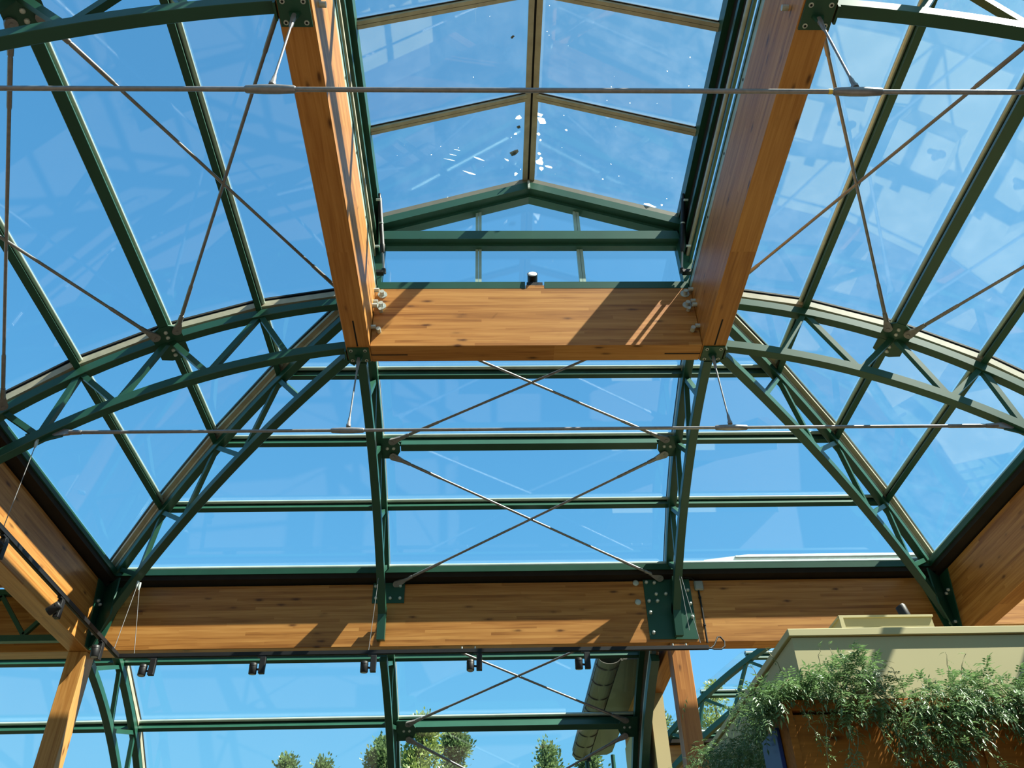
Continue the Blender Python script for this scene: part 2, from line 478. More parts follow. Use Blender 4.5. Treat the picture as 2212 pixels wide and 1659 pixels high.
for key, P, side, lab in (
        ('L1', lambda d, z: P_left(d, Y1, z), (0, 1, 0), 'green arched truss falling left from the cross beam corner'),
        ('R1', lambda d, z: P_right(d, Y1, z), (0, 1, 0), 'green arched truss falling right from the cross beam corner'),
        ('L0', lambda d, z: P_left(d, Y0, z), (0, 1, 0), 'green arched truss cut off by the top left edge'),
        ('R0', lambda d, z: P_right(d, Y0, z), (0, 1, 0), 'green arched truss cut off by the top right edge'),
        ('EL', lambda d, z: P_end(d, -XB, z), (1, 0, 0), 'green truss down the back slope below the left lantern beam'),
        ('ER', lambda d, z: P_end(d, XB, z), (1, 0, 0), 'green truss down the back slope below the right lantern beam'),
        ('HL', P_hipL, (1, 1, 0), 'green hip truss running down to the left corner post'),
        ('HR', P_hipR, (1, -1, 0), 'green hip truss running down to the right corner')):
    hip = key[0] == 'H'
    foot = None
    if key[0] == 'E': foot = ((3.50, 4.68), (3.55, 4.25))
    u0 = 0.135 if not hip else 0.11
    tr[key] = truss(lab, P, side, tT, tB, (u0, 3.60), (u0, 3.74 if hip else 3.56 if key[0] == 'E' else 3.67), WEBS, P(3.6, 4.5), foot)
    # end plates on the lantern beam
    a = V(side).normalized()
    e = (P(1, 0) - P(0, 0)).normalized()
    pl = MB()
    p = P(u0, 0) - e * 0.004
    pl.hexa([p - a * 0.07 + V((0, 0, 5.98)), p + a * 0.07 + V((0, 0, 5.98)), p + a * 0.07 + e * 0.018 + V((0, 0, 5.98)), p - a * 0.07 + e * 0.018 + V((0, 0, 5.98)),
             p - a * 0.07 + V((0, 0, 6.84)), p + a * 0.07 + V((0, 0, 6.84)), p + a * 0.07 + e * 0.018 + V((0, 0, 6.84)), p - a * 0.07 + e * 0.018 + V((0, 0, 6.84))])
    ep = pl.build('end_plate', GREEN, tr[key])
    for z in (6.25, 6.62):
        MB().dome(p + e * 0.018 + a * 0.045 + V((0, 0, z)), e, 0.022, 0.03).build('bolt', ZINC, ep)

# hip corner gussets standing on the ring beam corner
for s in (-1, 1):
    c = V((s * (XR - 0.125), YR - 0.125, 0))
    e = V((-s, -1, 0)).normalized(); a = V((s, -1, 0)).normalized()
    g = MB().slab([c + e * 0.02 + V((0, 0, ZR0 + 0.02)), c + e * 0.13 + V((0, 0, ZR0 + 0.03)), c + e * 0.42 + V((0, 0, 4.55)), c + e * 0.40 + V((0, 0, 5.06)), c + e * 0.02 + V((0, 0, 5.06))], a, 0.02).build('gusset_plate', GREEN, tr['HL' if s < 0 else 'HR'])
    for wx in (0, 1):        # angle plates on the two beam faces
        if wx: lo, hi = (min(c.x, c.x - s * 0.30), c.y - 0.016, ZR0 + 0.01), (max(c.x, c.x - s * 0.30), c.y - 0.002, 5.05)
        else: lo, hi = (min(c.x - s * 0.016, c.x - s * 0.002), c.y - 0.30, ZR0 + 0.01), (max(c.x - s * 0.016, c.x - s * 0.002), c.y, 5.05)
        cp = MB().slab([(hi[0] if s > 0 else lo[0], lo[1], lo[2]), (c.x - s * 0.13, lo[1], lo[2]), (c.x - s * 0.30, lo[1], hi[2]), (c.x, lo[1], hi[2])], (0, 1, 0), 0.014).build('corner_plate', GREEN, tr['HL' if s < 0 else 'HR']) if wx else \
            MB().slab([(lo[0], c.y, lo[2]), (lo[0], c.y - 0.13, lo[2]), (lo[0], c.y - 0.30, hi[2]), (lo[0], c.y, hi[2])], (1, 0, 0), 0.014).build('corner_plate', GREEN, tr['HL' if s < 0 else 'HR'])
        for z, o in ((4.78, 0.10), (4.80, 0.17), (4.40, 0.07)):
            p = V((c.x - s * o, c.y - 0.016, z)) if wx else V((c.x - s * 0.016, c.y - o, z))
            MB().dome(p, (0, -1, 0) if wx else (-s, 0, 0), 0.022, 0.035).build('bolt', ZINC, cp)

# ------------------------------------------------------------------ node plates, struts, braces
def node_plate(tk, P3, d, a, sgn):
    """gusset on the truss at purlin line d; P3(d, along, z); sgn: which along-sides carry it"""
    pts = []
    t = nrm(TC, d)
    def q(dd, da):                            # tangent-plane coordinates
        return P3(d + t[1] * dd - t[0] * 0.055, a + da, arc(TC, d) - t[0] * dd - t[1] * 0.055)
    poly = [q(-0.15, sgn * 0.02), q(-0.15, sgn * 0.20), q(-0.05, sgn * 0.26), q(0.05, sgn * 0.26), q(0.15, sgn * 0.20), q(0.15, sgn * 0.02)]
    nn = (poly[1] - poly[0]).cross(poly[3] - poly[0]).normalized()
    up = P3(d + t[0], a, arc(TC, d) + t[1]) - P3(d, a, arc(TC, d))
    if nn.dot(up) < 0: nn = -nn
    g = MB().slab(poly, nn, 0.016).build('gusset_plate', GREEN, tr[tk])
    for dd, da in ((0.0, 0.10), (0.0, 0.18)):
        MB().dome(q(dd, sgn * da), -nn, 0.022, 0.022).build('bolt', ZINC, g)
    return q(-0.11, sgn * 0.17) - nn * 0.022, q(0.11, sgn * 0.17) - nn * 0.022
def fork(mb, p, d, side):                     # flat eye with a tapering socket, d along the rod
    d = V(d).normalized(); s = V(side).normalized()
    s = (s - d * s.dot(d)).normalized(); n = d.cross(s)
    r = 0.048
    poly = [p + (d * cos(t) + s * sin(t)) * r for t in [PI * (0.42 + 1.16 * k / 8) for k in range(9)]]
    poly += [p + d * 0.13 - s * 0.024, p + d * 0.13 + s * 0.024]
    mb.slab([x - n * 0.014 for x in poly], n, 0.028)
    mb.tube([p + d * 0.12, p + d * 0.15, p + d * 0.24], [0.026, 0.027, 0.023], 10)
def rod(name, label, p, q, side, r=0.0155, group=None, cat='rod', sleeve=True, ends=(True, True)):
    p, q = V(p), V(q)
    d = (q - p).normalized()
    t = thing(name, label, cat, p, group or 'crossed brace rods')
    MB().cyl(p + d * (0.2 if ends[0] else 0), q - d * (0.2 if ends[1] else 0), r, 10).build('rod', STEEL, t)
    for k, (a, e) in enumerate(((p, d), (q, -d))):
        if ends[k]:
            f = MB(); fork(f, a, e, side); f.build('fork_end', STEEL, t)
            MB().cyl(a - d.cross(V(side)).normalized() * 0.022, a + d.cross(V(side)).normalized() * 0.022, 0.018, 8).build('pin', STEEL, t)
        if sleeve:
            MB().tube([a + e * 0.24, a + e * 0.26, a + e * 0.66, a + e * 0.68], [r, r + 0.0045, r + 0.0045, r], 10).build('threaded_sleeve', STEEL, t)
    return t
nodes = {}
for key, P3, a, sgns in (('L1', P_left, Y1, (-1, 1)), ('R1', P_right, Y1, (-1, 1)), ('L0', P_left, Y0, (-1, 1)), ('R0', P_right, Y0, (-1, 1)),
                         ('EL', P_end, -XB, (1,)), ('ER', P_end, XB, (-1,))):
    for s in sgns:
        nodes[key, s] = node_plate(key, P3, 2.06, a, s)
SIDE = {'left': (P_left, 'L'), 'right': (P_right, 'R')}
for sd, (P3, k) in SIDE.items():
    zt = arc(TC, 0.2) - 0.05
    far_up, far_dn = nodes[k + '1', -1]
    near_up, near_dn = nodes[k + '0', 1]
    tl = (0, 1, 0)
    rod('brace_rod', f'upper grey brace rod on the {sd} slope, from far truss plate toward the top edge', far_up, P3(0.16, Y0 + 0.10, zt), tl)
    rod('brace_rod', f'upper grey brace rod on the {sd} slope, from near truss to the far beam end', near_up, P3(0.16, Y1 - 0.12, zt), tl)
    rod('brace_rod', f'lower grey brace rod on the {sd} slope, from far truss plate toward the viewer', far_dn, P3(3.45, Y0 + 0.12, arc(TC, 3.45) - 0.06), tl)
    rod('brace_rod', f'lower grey brace rod on the {sd} slope, from near truss to far truss foot', near_dn, P3(3.45, Y1 - 0.12, arc(TC, 3.45) - 0.06), tl)
    b2 = MB()
    d, z = 2.06, arc(TC, 2.06)
    n = nrm(TC, d)
    tan = P3(d + n[1], 0, z - n[0]) - P3(d, 0, z)
    st = MB().bar(P3(d, Y0 + 0.22, z), P3(d, Y1 - 0.22, z), tan, 0.10, 0.10).build('strut', GREEN, None, bevel=0.004)
    tag(st, f'green square strut under the middle purlin of the {sd} slope', 'strut')
upL, dnL = nodes['EL', 1]; upR, dnR = nodes['ER', -1]
zt = arc(TC, 0.2) - 0.05
rod('brace_rod', 'grey brace rod on the back slope rising right from the left node plate', upL, P_end(0.16, XB - 0.10, zt), (1, 0, 0))
rod('brace_rod', 'grey brace rod on the back slope rising left from the right node plate', upR, P_end(0.16, -XB + 0.10, zt), (1, 0, 0))
pBL = V((-1.76, YR - 0.165, 5.04)); pBR = V((1.79, YR - 0.165, 5.07))
rod('brace_rod', 'grey brace rod falling right across the back slope to the big bolted plate', dnL, V((pBR.x - 0.02, pBR.y - 0.02, pBR.z)), (1, 0, 0))
rod('brace_rod', 'grey brace rod falling left across the back slope to the small bolted plate', dnR, pBL, (1, 0, 0))
d, z = 2.06, arc(TC, 2.06)
n = nrm(TC, d)
st = MB().bar(P_end(d, -XB + 0.27, z), P_end(d, XB - 0.27, z), V((0, n[1], -n[0])), 0.10, 0.10).build('strut', GREEN, None, bevel=0.004)
tag(st, 'green square strut across the back slope with a sunlit top', 'strut')

# big bolted plates on the back ring beam
YF = YR - 0.125
pr = thing('steel_plate', 'large dark green bolted plate on the back ring beam at right', 'plate', (1.86, YF, 4.24))
MB().slab([(1.545, YF - 0.016, 4.245), (2.17, YF - 0.016, 4.235), (2.17, YF - 0.016, 5.07), (1.545, YF - 0.016, 5.07)], (0, 1, 0), 0.014).build('plate', GREEN, pr)
for x, z in [(1.586, 5.03), (1.693, 5.02), (1.698, 4.856), (1.828, 4.859), (1.960, 4.848), (1.592, 4.763), (1.704, 4.761), (1.592, 4.599), (2.128, 4.908), (2.135, 4.717), (2.133, 4.531), (1.599, 4.325)]:
    MB().dome((x, YF - 0.016, z), (0, -1, 0), 0.024, 0.036).build('bolt', ZINC, pr)
MB().slab([(1.915, YF - 0.016, 4.30), (1.915, YF - 0.10, 4.40), (1.915, YF - 0.16, 5.05), (1.915, YF - 0.016, 5.05)], (1, 0, 0), 0.016).build('stiffener', GREEN, pr)
pl = thing('steel_plate', 'small dark green bolted plate on the back ring beam at left', 'plate', (-1.85, YF, 4.8))
MB().slab([(-2.07, YF - 0.016, 4.785), (-1.65, YF - 0.016, 4.785), (-1.65, YF - 0.016, 5.07), (-2.07, YF - 0.016, 5.07)], (0, 1, 0), 0.014).build('plate', GREEN, pl)
for x, z in [(-1.707, 5.02), (-1.705, 4.848), (-1.833, 4.85), (-2.036, 5.02), (-2.023, 4.852)]:
    MB().dome((x, YF - 0.016, z), (0, -1, 0), 0.022, 0.03).build('bolt', ZINC, pl)
for z in (5.03, 4.755):
    MB().tube([(1.446, YF, z), (1.446, YF - 0.012, z), (1.446, YF - 0.016, z)], [0.042, 0.042, 0.03], 16).build('washer', ZINC, rbB)

# bolts on the lantern beams
for s in (-1, 1):
    for z, big in ((6.76, 1), (6.585, 1), (6.205, 0)):
        y = Y1 - hw
        if big: MB().tube([(s * 1.70, y, z), (s * 1.70, y - 0.010, z)], 0.052, 16).build('washer', ZINC, cb)
        MB().cyl((s * 1.70, y, z), (s * 1.70, y - 0.062, z), 0.026, 8).build('bolt', ZINC, cb)
    MB().cyl((s * 1.70, Y1 - hw, 6.505), (s * 1.70, Y1 - hw - 0.05, 6.505), 0.022, 8).build('bolt', ZINC, cb)
    par = lbL if s < 0 else lbR
    for y, z in ((6.84, 6.775), (6.845, 6.60), (6.82, 6.52), (6.87, 6.25), (3.02, 6.28), (3.02, 6.62), (3.30, 6.28), (3.30, 6.62)):
        x = s * (XB - hw)
        o = MB().cyl((x, y, z), (x - s * 0.05, y, z), 0.024, 8).build('bolt', ZINC)
        o.parent = par                       # the beam is turned a quarter about Z
        o.rotation_euler = (0, 0, -PI / 2)
        dl = V(o.location) - V(par.location)
        o.location = (dl.y, -dl.x, dl.z)
for par in (lbL, lbR):                       # put the slits right under the turned beams
    for c in par.children:
        if c.name.startswith('saw_slit'):
            dl = V(c.location)
            c.location = (dl.y, -dl.x, dl.z); c.rotation_euler = (0, 0, -PI / 2)

# ------------------------------------------------------------------ tie rods and hangers
def hanger(x, y, s, label):
    t = thing('hanger_rod', label, 'rod', (x, y, 5.05), 'hanger rods of the tie rods')
    p = MB().box((x - 0.115, y - 0.115, ZB0 - 0.017), (x + 0.115, y + 0.115, ZB0 - 0.002)).build('plate', GREEN, t)
    for ax in (-1, 1):
        for ay in (-1, 1):
            MB().tube([(x + ax * 0.075, y + ay * 0.08, ZB0 - 0.017), (x + ax * 0.075, y + ay * 0.08, ZB0 - 0.025)], 0.019, 14).build('bolt', ZINC, p)
            MB().tube([(x + ax * 0.075, y + ay * 0.08, ZB0 - 0.024), (x + ax * 0.075, y + ay * 0.08, ZB0 - 0.027)], 0.010, 8).build('bolt_socket', GASKET, p)
    MB().slab([(x - 0.045, y, ZB0 - 0.017), (x + 0.045, y, ZB0 - 0.017), (x + 0.025, y, ZB0 - 0.09), (x - 0.025, y, ZB0 - 0.09)], (0, 1, 0), 0.018).build('lug', GREEN, t)
    b = V((x + s * 0.022, y, 5.045))
    a = V((x, y + 0.009, ZB0 - 0.07)); d = (b - a).normalized()
    MB().tube([a - d * 0.02, a + d * 0.03, a + d * 0.05, a + d * 0.13, a + d * 0.15], [0.020, 0.022, 0.018, 0.015, 0.009], 10).build('fork_end', STEEL, t)
    MB().cyl(a + d * 0.14, b - d * 0.10, 0.009, 8).build('rod', STEEL, t)
    MB().tube([b - d * 0.12, b - d * 0.09, b - d * 0.035, b - d * 0.028, b], [0.011, 0.015, 0.017, 0.024, 0.024], 10).build('swivel', STEEL, t)
    return t
for y, w in ((Y0, 'near'), (Y1, 'far')):
    L, R_ = V((-4.80, y, 5.00)), V((4.80, y, 5.00))
    t = thing('tie_rod', f'long horizontal grey tie rod of the {w} truss line', 'rod', L)
    MB().cyl(L + V((0.2, 0, 0)), R_ - V((0.2, 0, 0)), 0.0165, 12).build('rod', STEEL, t)
    for p, e in ((L, V((1, 0, 0))), (R_, V((-1, 0, 0)))):
        f = MB(); fork(f, p, e, (0, 0, 1)); f.build('fork_end', STEEL, t)
        MB().tube([p + e * 0.24, p + e * 0.26, p + e * 0.62, p + e * 0.64], [0.0165, 0.021, 0.021, 0.0165], 10).build('threaded_sleeve', STEEL, t)
    for x in (-1.935, 1.935):
        MB().tube([(x - 0.165, y, 5.0), (x - 0.155, y, 5.0), (x - 0.05, y, 5.0), (x + 0.05, y, 5.0), (x + 0.155, y, 5.0), (x + 0.165, y, 5.0)], [0.019, 0.026, 0.031, 0.031, 0.026, 0.019], 12).build('coupling', STEEL, t)
    if w == 'near': MB().tube([(1.735, y, 5.0), (1.76, y, 5.0)], 0.0175, 10).build('yellow_band', pbr('yellow_tape', (0.7, 0.5, 0.08), 0.6), t)
    for s, k in ((-1, 'L'), (1, 'R')):
        kk = k + ('0' if w == 'near' else '1')
        x = s * 4.80
        MB().slab([(x - s * 0.07, y - 0.007, 4.95), (x - s * 0.03, y - 0.007, 5.12), (x + s * 0.30, y - 0.007, 4.98), (x + s * 0.26, y - 0.007, 4.84)], (0, 1, 0), 0.014).build('tie_plate', GREEN, tr[kk])
        hanger(s * XB, y, s, f'hanger rod with square plate under the {"left" if s < 0 else "right"} lantern beam, {w} tie rod')

# ------------------------------------------------------------------ purlins
def purlin(label, P3, d, a0, a1, c=TC, o=0.10, group=None, parts=True):
    """tube on the chords and glazing rail above it"""
    n = nrm(c, d)
    def q(oo, a): return P3(*[(off(d, oo, c)[0]), a, off(d, oo, c)[1]])
    tan = P3(d + n[1], 0, 5 - n[0]) - P3(d, 0, 5)
    t = thing('purlin', label, 'purlin', q(o, (a0 + a1) / 2), group or 'purlins of the glass roof')
    MB().bar(q(0.095, a0), q(0.095, a1), tan, 0.062, 0.09).build('tube', GREEN, t)
    MB().bar(q(0.150, a0), q(0.150, a1), tan, 0.050, 0.02).build('gasket', GASKET, t)
    rb = 0.034 if d > 3.4 else 0.025
    tb = tan.normalized() * (0.038 + rb * 0.8)
    MB().cyl(q(0.162, a0) - tb, q(0.162, a1) - tb, rb, 12).build('rail_highlight', HIGHLIGHT, t)  # pale tube as painted highlight on the lantern side of the rail
    MB().bar(q(0.178, a0), q(0.178, a1), tan, 0.082, 0.036).build('glazing_rail', GREEN2, t)
    MB().bar(q(0.222, a0), q(0.222, a1), tan, 0.075, 0.03).build('outer_cap', GASKET, t)
    return t
ORD = ['nearest the lantern', 'second from the lantern', 'third from the lantern', 'lowest one on the ring beam']
def hipa(d, o): return Y1 + off(d, o)[0]
for i, d in enumerate(PD):
    e = off(d, 0.1)[0]
    purlin(f'green purlin of the left roof slope, {ORD[i]}', P_left, d, YN, Y1 + e - 0.06)
    purlin(f'green purlin of the right roof slope, {ORD[i]}', P_right, d, YN, Y1 + e - 0.06)
    purlin(f'green horizontal purlin of the back roof slope, {ORD[i]}', P_end, d, -XB - e + 0.06, XB + e - 0.06)

# ------------------------------------------------------------------ roof glass
DL = [0.14] + PD
def gp(i, o=0.205):
    return off(DL[i], o)
def slope_glass(win, P3, a_of, lines, mat=GLASS):
    """panes between purlin lines i and i+1, and between the along-positions given by a_of(line, d)"""
    for i in range(len(DL) - 1):
        (d0, z0), (d1, z1) = gp(i), gp(i + 1)
        for k in range(len(lines) - 1):
            A, B = lines[k], lines[k + 1]
            q = [P3(d0, a_of(A, d0), z0), P3(d0, a_of(B, d0), z0), P3(d1, a_of(B, d1), z1), P3(d1, a_of(A, d1), z1)]
            nn = (q[1] - q[0]).cross(q[3] - q[0])
            if nn.length < 1e-6: nn = (q[2] - q[0]).cross(q[3] - q[0])
            nn.normalize()
            if nn.z < 0: nn = -nn
            # the pane is set in from the bars so that its edge lies on them
            MB().slab(q, nn, 0.012).build('glass_pane', mat, win)
def glazing_bar(win, P3, a, w=0.075, mat=TAN):
    pts = [P3(*[off(d, 0.145)[0], a, off(d, 0.145)[1]]) for d in DL]
    side = P3(0, 1, 0) - P3(0, 0, 0)
    MB().sweep(pts, side, w, 0.075).build('glazing_bar', mat, win)
    pts = [P3(*[off(d, 0.196)[0], a, off(d, 0.196)[1]]) for d in DL]
    MB().sweep(pts, side, 0.05, 0.02).build('bar_gasket', GASKET, win)
    pts = [P3(*[off(d, 0.228)[0], a, off(d, 0.228)[1]]) for d in DL]
    MB().sweep(pts, side, 0.07, 0.022).build('bar_cap', GASKET, win)
wL = struct(thing('window_1', 'left glass roof slope', 'window', (-3.9, 4, 5.5)), 'curved glass roof slope at left')
wR = struct(thing('window_2', 'right glass roof slope', 'window', (3.9, 4, 5.5)), 'curved glass roof slope at right')
wE = struct(thing('window_3', 'back glass roof slope', 'window', (0, 9, 5.5)), 'curved glass roof slope at the back')
def aof(A, d):
    return A if not isinstance(A, str) else {'hip': Y1 + d, 'hl': -XB - d, 'hr': XB + d}[A]
slope_glass(wL, P_left, aof, [YN, Y0, Y1, 'hip'])
slope_glass(wR, P_right, aof, [YN, Y0, Y1, 'hip'], DUSTY)
slope_glass(wE, P_end, aof, ['hl', -XB, XB, 'hr'])
for a in (YN, Y0, Y1):
    glazing_bar(wL, P_left, a); glazing_bar(wR, P_right, a)
for a in (-XB, XB):
    glazing_bar(wE, P_end, a)
for P, side in ((P_hipL, V((1, 1, 0))), (P_hipR, V((1, -1, 0)))):
    for o, w, h, mat, nm in ((0.115, 0.09, 0.05, TAN, 'hip_bar'), (0.165, 0.20, 0.045, TAN, 'hip_tray'), (0.20, 0.23, 0.014, GASKET, 'hip_gasket'), (0.232, 0.22, 0.02, GREEN2, 'hip_cap')):
        MB().sweep([P(*off(d, o)) for d in DL], side, w, h).build(nm, mat, wE)

# ------------------------------------------------------------------ lantern
ZE, ZA, XE = 8.10, 8.80, 1.86
lan = thing('roof_lantern', 'green ridged glass lantern between the two long beams', 'lantern', (0, 3, ZB1))
sl_ = (ZA - ZE) / XE
def zs(x): return ZA - sl_ * abs(x)
YG = 6.98                                     # gable plane
YS = YN - 0.4
# ridge bar: two flanges and a groove
for s in (-1, 1):
    MB().hexa([(s * 0.012, YS, ZA - 0.035), (s * 0.075, YS, ZA - 0.035 - 0.02), (s * 0.075, YG, ZA - 0.055), (s * 0.012, YG, ZA - 0.035),
               (s * 0.012, YS, ZA + 0.03), (s * 0.075, YS, ZA + 0.01), (s * 0.075, YG, ZA + 0.01), (s * 0.012, YG, ZA + 0.03)]).build('ridge_bar', TAN, lan)
MB().box((-0.012, YS, ZA - 0.02), (0.012, YG, ZA + 0.04)).build('ridge_gasket', GASKET, lan)
# transoms on the two slopes
for yt in (0.75, 1.985, 3.22, 4.455, 5.69):
    for s in (-1, 1):
        p, q = V((s * 0.06, yt, zs(0.06) - 0.02)), V((s * (XE - 0.02), yt, zs(XE) - 0.02))
        up = V((s * sl_, 0, 1)).normalized()
        for o in (-0.0225, 0.0225):
            MB().bar(p + V((0, o, 0)), q + V((0, o, 0)), (0, 1, 0), 0.040, 0.05).build('transom', TAN, lan)
        MB().bar(p + up * 0.012, q + up * 0.012, (0, 1, 0), 0.11, 0.012).build('transom_gasket', GASKET, lan)
# eaves and side walls
for s in (-1, 1):
    def sb(x0, x1, z0, z1, nm, mat):
        a, b = sorted((s * x0, s * x1))
        return MB().box((a, YS, z0), (b, YG + 0.1, z1)).build(nm, mat, lan)
    sb(1.80, 1.92, 7.96, 8.13, 'eaves_beam', GREEN)
    sb(1.865, 1.895, 7.43, 7.96, 'vent_panel', SOFFIT)
    sb(1.835, 1.865, 7.45, 7.50, 'vent_rail', TAN)
    sb(1.825, 1.865, 7.66, 7.72, 'vent_rail', GREEN)
    sb(1.845, 1.875, 7.331, 7.375, 'side_rail', GREEN)
    sb(1.845, 1.875, 7.174, 7.203, 'side_rail', GREEN2)
    sb(1.84, 1.88, 7.00, 7.035, 'side_rail', GREEN)
    sb(1.785, 1.89, ZB1 + 0.002, 6.95, 'sill_rail', PALE)
    sb(1.775, 1.80, 6.95, 6.975, 'sill_lip', GREEN2)
    for y in (1.0, 2.2, 3.4, 4.3, 5.1, 5.9):
        MB().tube([(s * 1.786, y, 6.90), (s * 1.782, y, 6.90)], 0.014, 10).build('screw_hole', GASKET, lan)
    # corner post with a triangular gusset
    MB().box((min(s * 1.74, s * 1.90), YG - 0.02, ZB1), (max(s * 1.74, s * 1.90), YG + 0.10, ZE)).build('corner_post', GREEN, lan)
    MB().slab([(s * 1.80, YG - 0.02, 7.48), (s * 1.80, YG - 0.02, 8.0), (s * 1.80, YG - 0.40, 8.0), (s * 1.80, YG - 0.12, 7.48)], (1, 0, 0), 0.012).build('corner_plate', GREEN, lan)
# gable: rafters, tie, sill, mullions
for s in (-1, 1):
    def raf(o, y0, y1, h, nm, mat, x0=0.0):
        a, b = V((s * x0, 0, zs(x0) + o)), V((s * (XE - 0.06), 0, zs(XE - 0.06) + o))
        MB().hexa([(a.x, y0, a.z - h), (b.x, y0, b.z - h), (b.x, y1, b.z - h), (a.x, y1, a.z - h), (a.x, y0, a.z), (b.x, y0, b.z), (b.x, y1, b.z), (a.x, y1, a.z)]).build(nm, mat, lan)
    raf(0.0, YG - 0.10, YG + 0.10, 0.105, 'rake_rail', TAN2)
    raf(-0.107, YG - 0.125, YG + 0.10, 0.125, 'gable_rafter', GREEN)
    raf(-0.233, YG - 0.02, YG + 0.09, 0.045, 'gable_inner_rail', GREEN2)
MB().box((-0.014, YG - 0.14, ZA - 0.24), (0.014, YG - 0.12, ZA - 0.10)).build('apex_plate', ZINC, lan)
MB().box((-1.76, YG - 0.10, 7.66), (1.76, YG + 0.08, 7.80)).build('gable_tie', GREEN, lan)
MB().box((-1.74, YG - 0.02, 7.62), (1.74, YG + 0.06, 7.66)).build('tie_rail', GREEN2, lan)
for xa, xb in ((-1.76, -0.10), (0.12, 1.76)):
    MB().box((xa, YG - 0.075, ZB1 + 0.003), (xb, YG + 0.08, 6.965)).build('gable_sill', GREEN, lan)
for x in (-0.63, 0.58):
    for o in (-0.019, 0.019):
        MB().box((x + o - 0.017, YG + 0.03, 6.965), (x + o + 0.017, YG + 0.09, 7.62)).build('mullion', PALE, lan)
        MB().box((x + o - 0.017, YG + 0.03, 7.80), (x + o + 0.017, YG + 0.09, zs(x) - 0.26)).build('mullion', PALE, lan)
wG = struct(thing('window_4', 'lantern glazing', 'window', (0, 3, 8)), 'glass of the roof lantern')
ys = [YS, 0.75, 1.985, 3.22, 4.455, 5.69, YG]
for s in (-1, 1):
    up = V((s * sl_, 0, 1)).normalized()
    for a, b in zip(ys, ys[1:]):
        q = [V((s * 0.05, a, zs(0.05))), V((s * XE, a, zs(XE))), V((s * XE, b, zs(XE))), V((s * 0.05, b, zs(0.05)))]
        MB().slab([p + up * 0.02 for p in q], up, 0.012).build('glass_pane', DUSTY, wG)
xs = [-1.74, -0.63, 0.58, 1.74]
for a, b in zip(xs, xs[1:]):
    MB().box((a, YG + 0.062, 6.965), (b, YG + 0.074, 7.62)).build('glass_pane', GLASS, wG)
    poly = [(a, YG + 0.062, 7.80), (b, YG + 0.062, 7.80), (b, YG + 0.062, max(7.81, zs(b) - 0.25))]
    if a < 0 < b: poly.append((0, YG + 0.062, zs(0) - 0.25))
    poly.append((a, YG + 0.062, max(7.81, zs(a) - 0.25)))
    MB().slab(poly, (0, 1, 0), 0.012).build('glass_pane', GLASS, wG)
# vent actuators in the two far corners
for s, w in ((-1, 'left'), (1, 'right')):
    t = thing('vent_actuator', f'black piston vent opener in the {w} corner of the lantern gable', 'actuator', (s * 1.72, 6.7, 7.1))
    a, b = V((s * 1.77, 6.42, 7.92)), V((s * 1.70, 6.84, 7.06))
    d = (b - a).normalized()
    MB().tube([a, a + d * 0.05, a + d * 0.06, a + d * 0.62, a + d * 0.63, a + d * 0.72], [0.016, 0.016, 0.026, 0.026, 0.032, 0.024], 10).build('cylinder', BLACK, t)
    MB().cyl(a + d * 0.36, a + d * 0.375, 0.028, 10).build('clamp_ring', ZINC, t)
    MB().cyl(a + d * 0.70, b, 0.012, 8).build('piston_rod', STEEL, t)
    MB().tube([b - d * 0.04, b + d * 0.02], 0.026, 8).build('rod_eye', BLACK, t)
    MB().box((min(s * 1.70, s * 1.80), 6.80, 7.02), (max(s * 1.70, s * 1.80), 6.86, 7.06)).build('bracket', BLACK, t)
    for k in (0, 1):
        MB().cyl((s * 1.74, 6.62 - k * 0.25, 7.25 + k * 0.5), (s * 1.79, 6.62 - k * 0.25, 7.25 + k * 0.5), 0.014, 8).build('bracket_bolt', ZINC, t)
# small spotlight standing on the cross beam
t = thing('spotlight', 'small black spotlight with white lens standing on the cross beam', 'light', (0.02, Y1 - 0.10, ZB1))
MB().box((-0.095, Y1 - hw + 0.004, ZB1 + 0.002), (0.115, Y1 - 0.03, ZB1 + 0.05)).build('base_block', WOOD, t)
MB().box((-0.08, Y1 - hw + 0.010, ZB1 + 0.05), (0.10, Y1 - 0.04, ZB1 + 0.105)).build('bracket', BLACK, t)
b = V((-0.012, Y1 - 0.150, ZB1 + 0.205)); d = V((-0.03, -0.955, 0.30)).normalized()
a = b - d * 0.13
MB().tube([a - d * 0.02, a, b - d * 0.012, b], [0.035, 0.057, 0.057, 0.061], 18).build('housing', BLACK, t)
MB().cyl((a + b) / 2 - V((0, 0, 0.055)), (a + b) / 2 - V((0, 0, 0.11)), 0.02, 10).build('neck', BLACK, t)
MB().tube([b, b + d * 0.004, b + d * 0.006], [0.052, 0.050, 0.02], 18).build('lens', LENS, t)
# what lies on the lantern glass: dead leaves, white splashes
def on_lantern(x, y, h=0.035): return V((x, y, zs(x) + h))
for k, (x, y, r, lab) in enumerate(((-0.19, 6.48, 0.055, 'largest dead leaf on the lantern glass left of the ridge'), (-0.14, 6.12, 0.030, 'small dead leaf on the lantern glass farther up from the largest one'),
                                    (-0.24, 4.95, 0.022, 'tiny dead leaf on the lantern glass beyond the near tie rod'))):
    rr = random.Random(k)
    c = on_lantern(x, y)
    poly = []
    for i in range(9):
        th = 2 * PI * i / 9; q = r * rr.uniform(0.5, 1.15)
        poly.append(on_lantern(x + q * cos(th), y + q * 0.8 * sin(th), 0.036 + 0.3 * r * rr.random()))
    cc = on_lantern(x, y, 0.05)
    m = MB(); m.add([cc] + poly, [(0, i + 1, (i + 1) % 9 + 1) for i in range(9)]); m.add([p + V((0, 0, .004)) for p in [cc] + poly], [(0, i + 1, (i + 1) % 9 + 1) for i in range(9)])
    tag(m.build('dead_leaf', DEADLEAF), lab, 'leaf')
m = MB(); rr = random.Random(3)
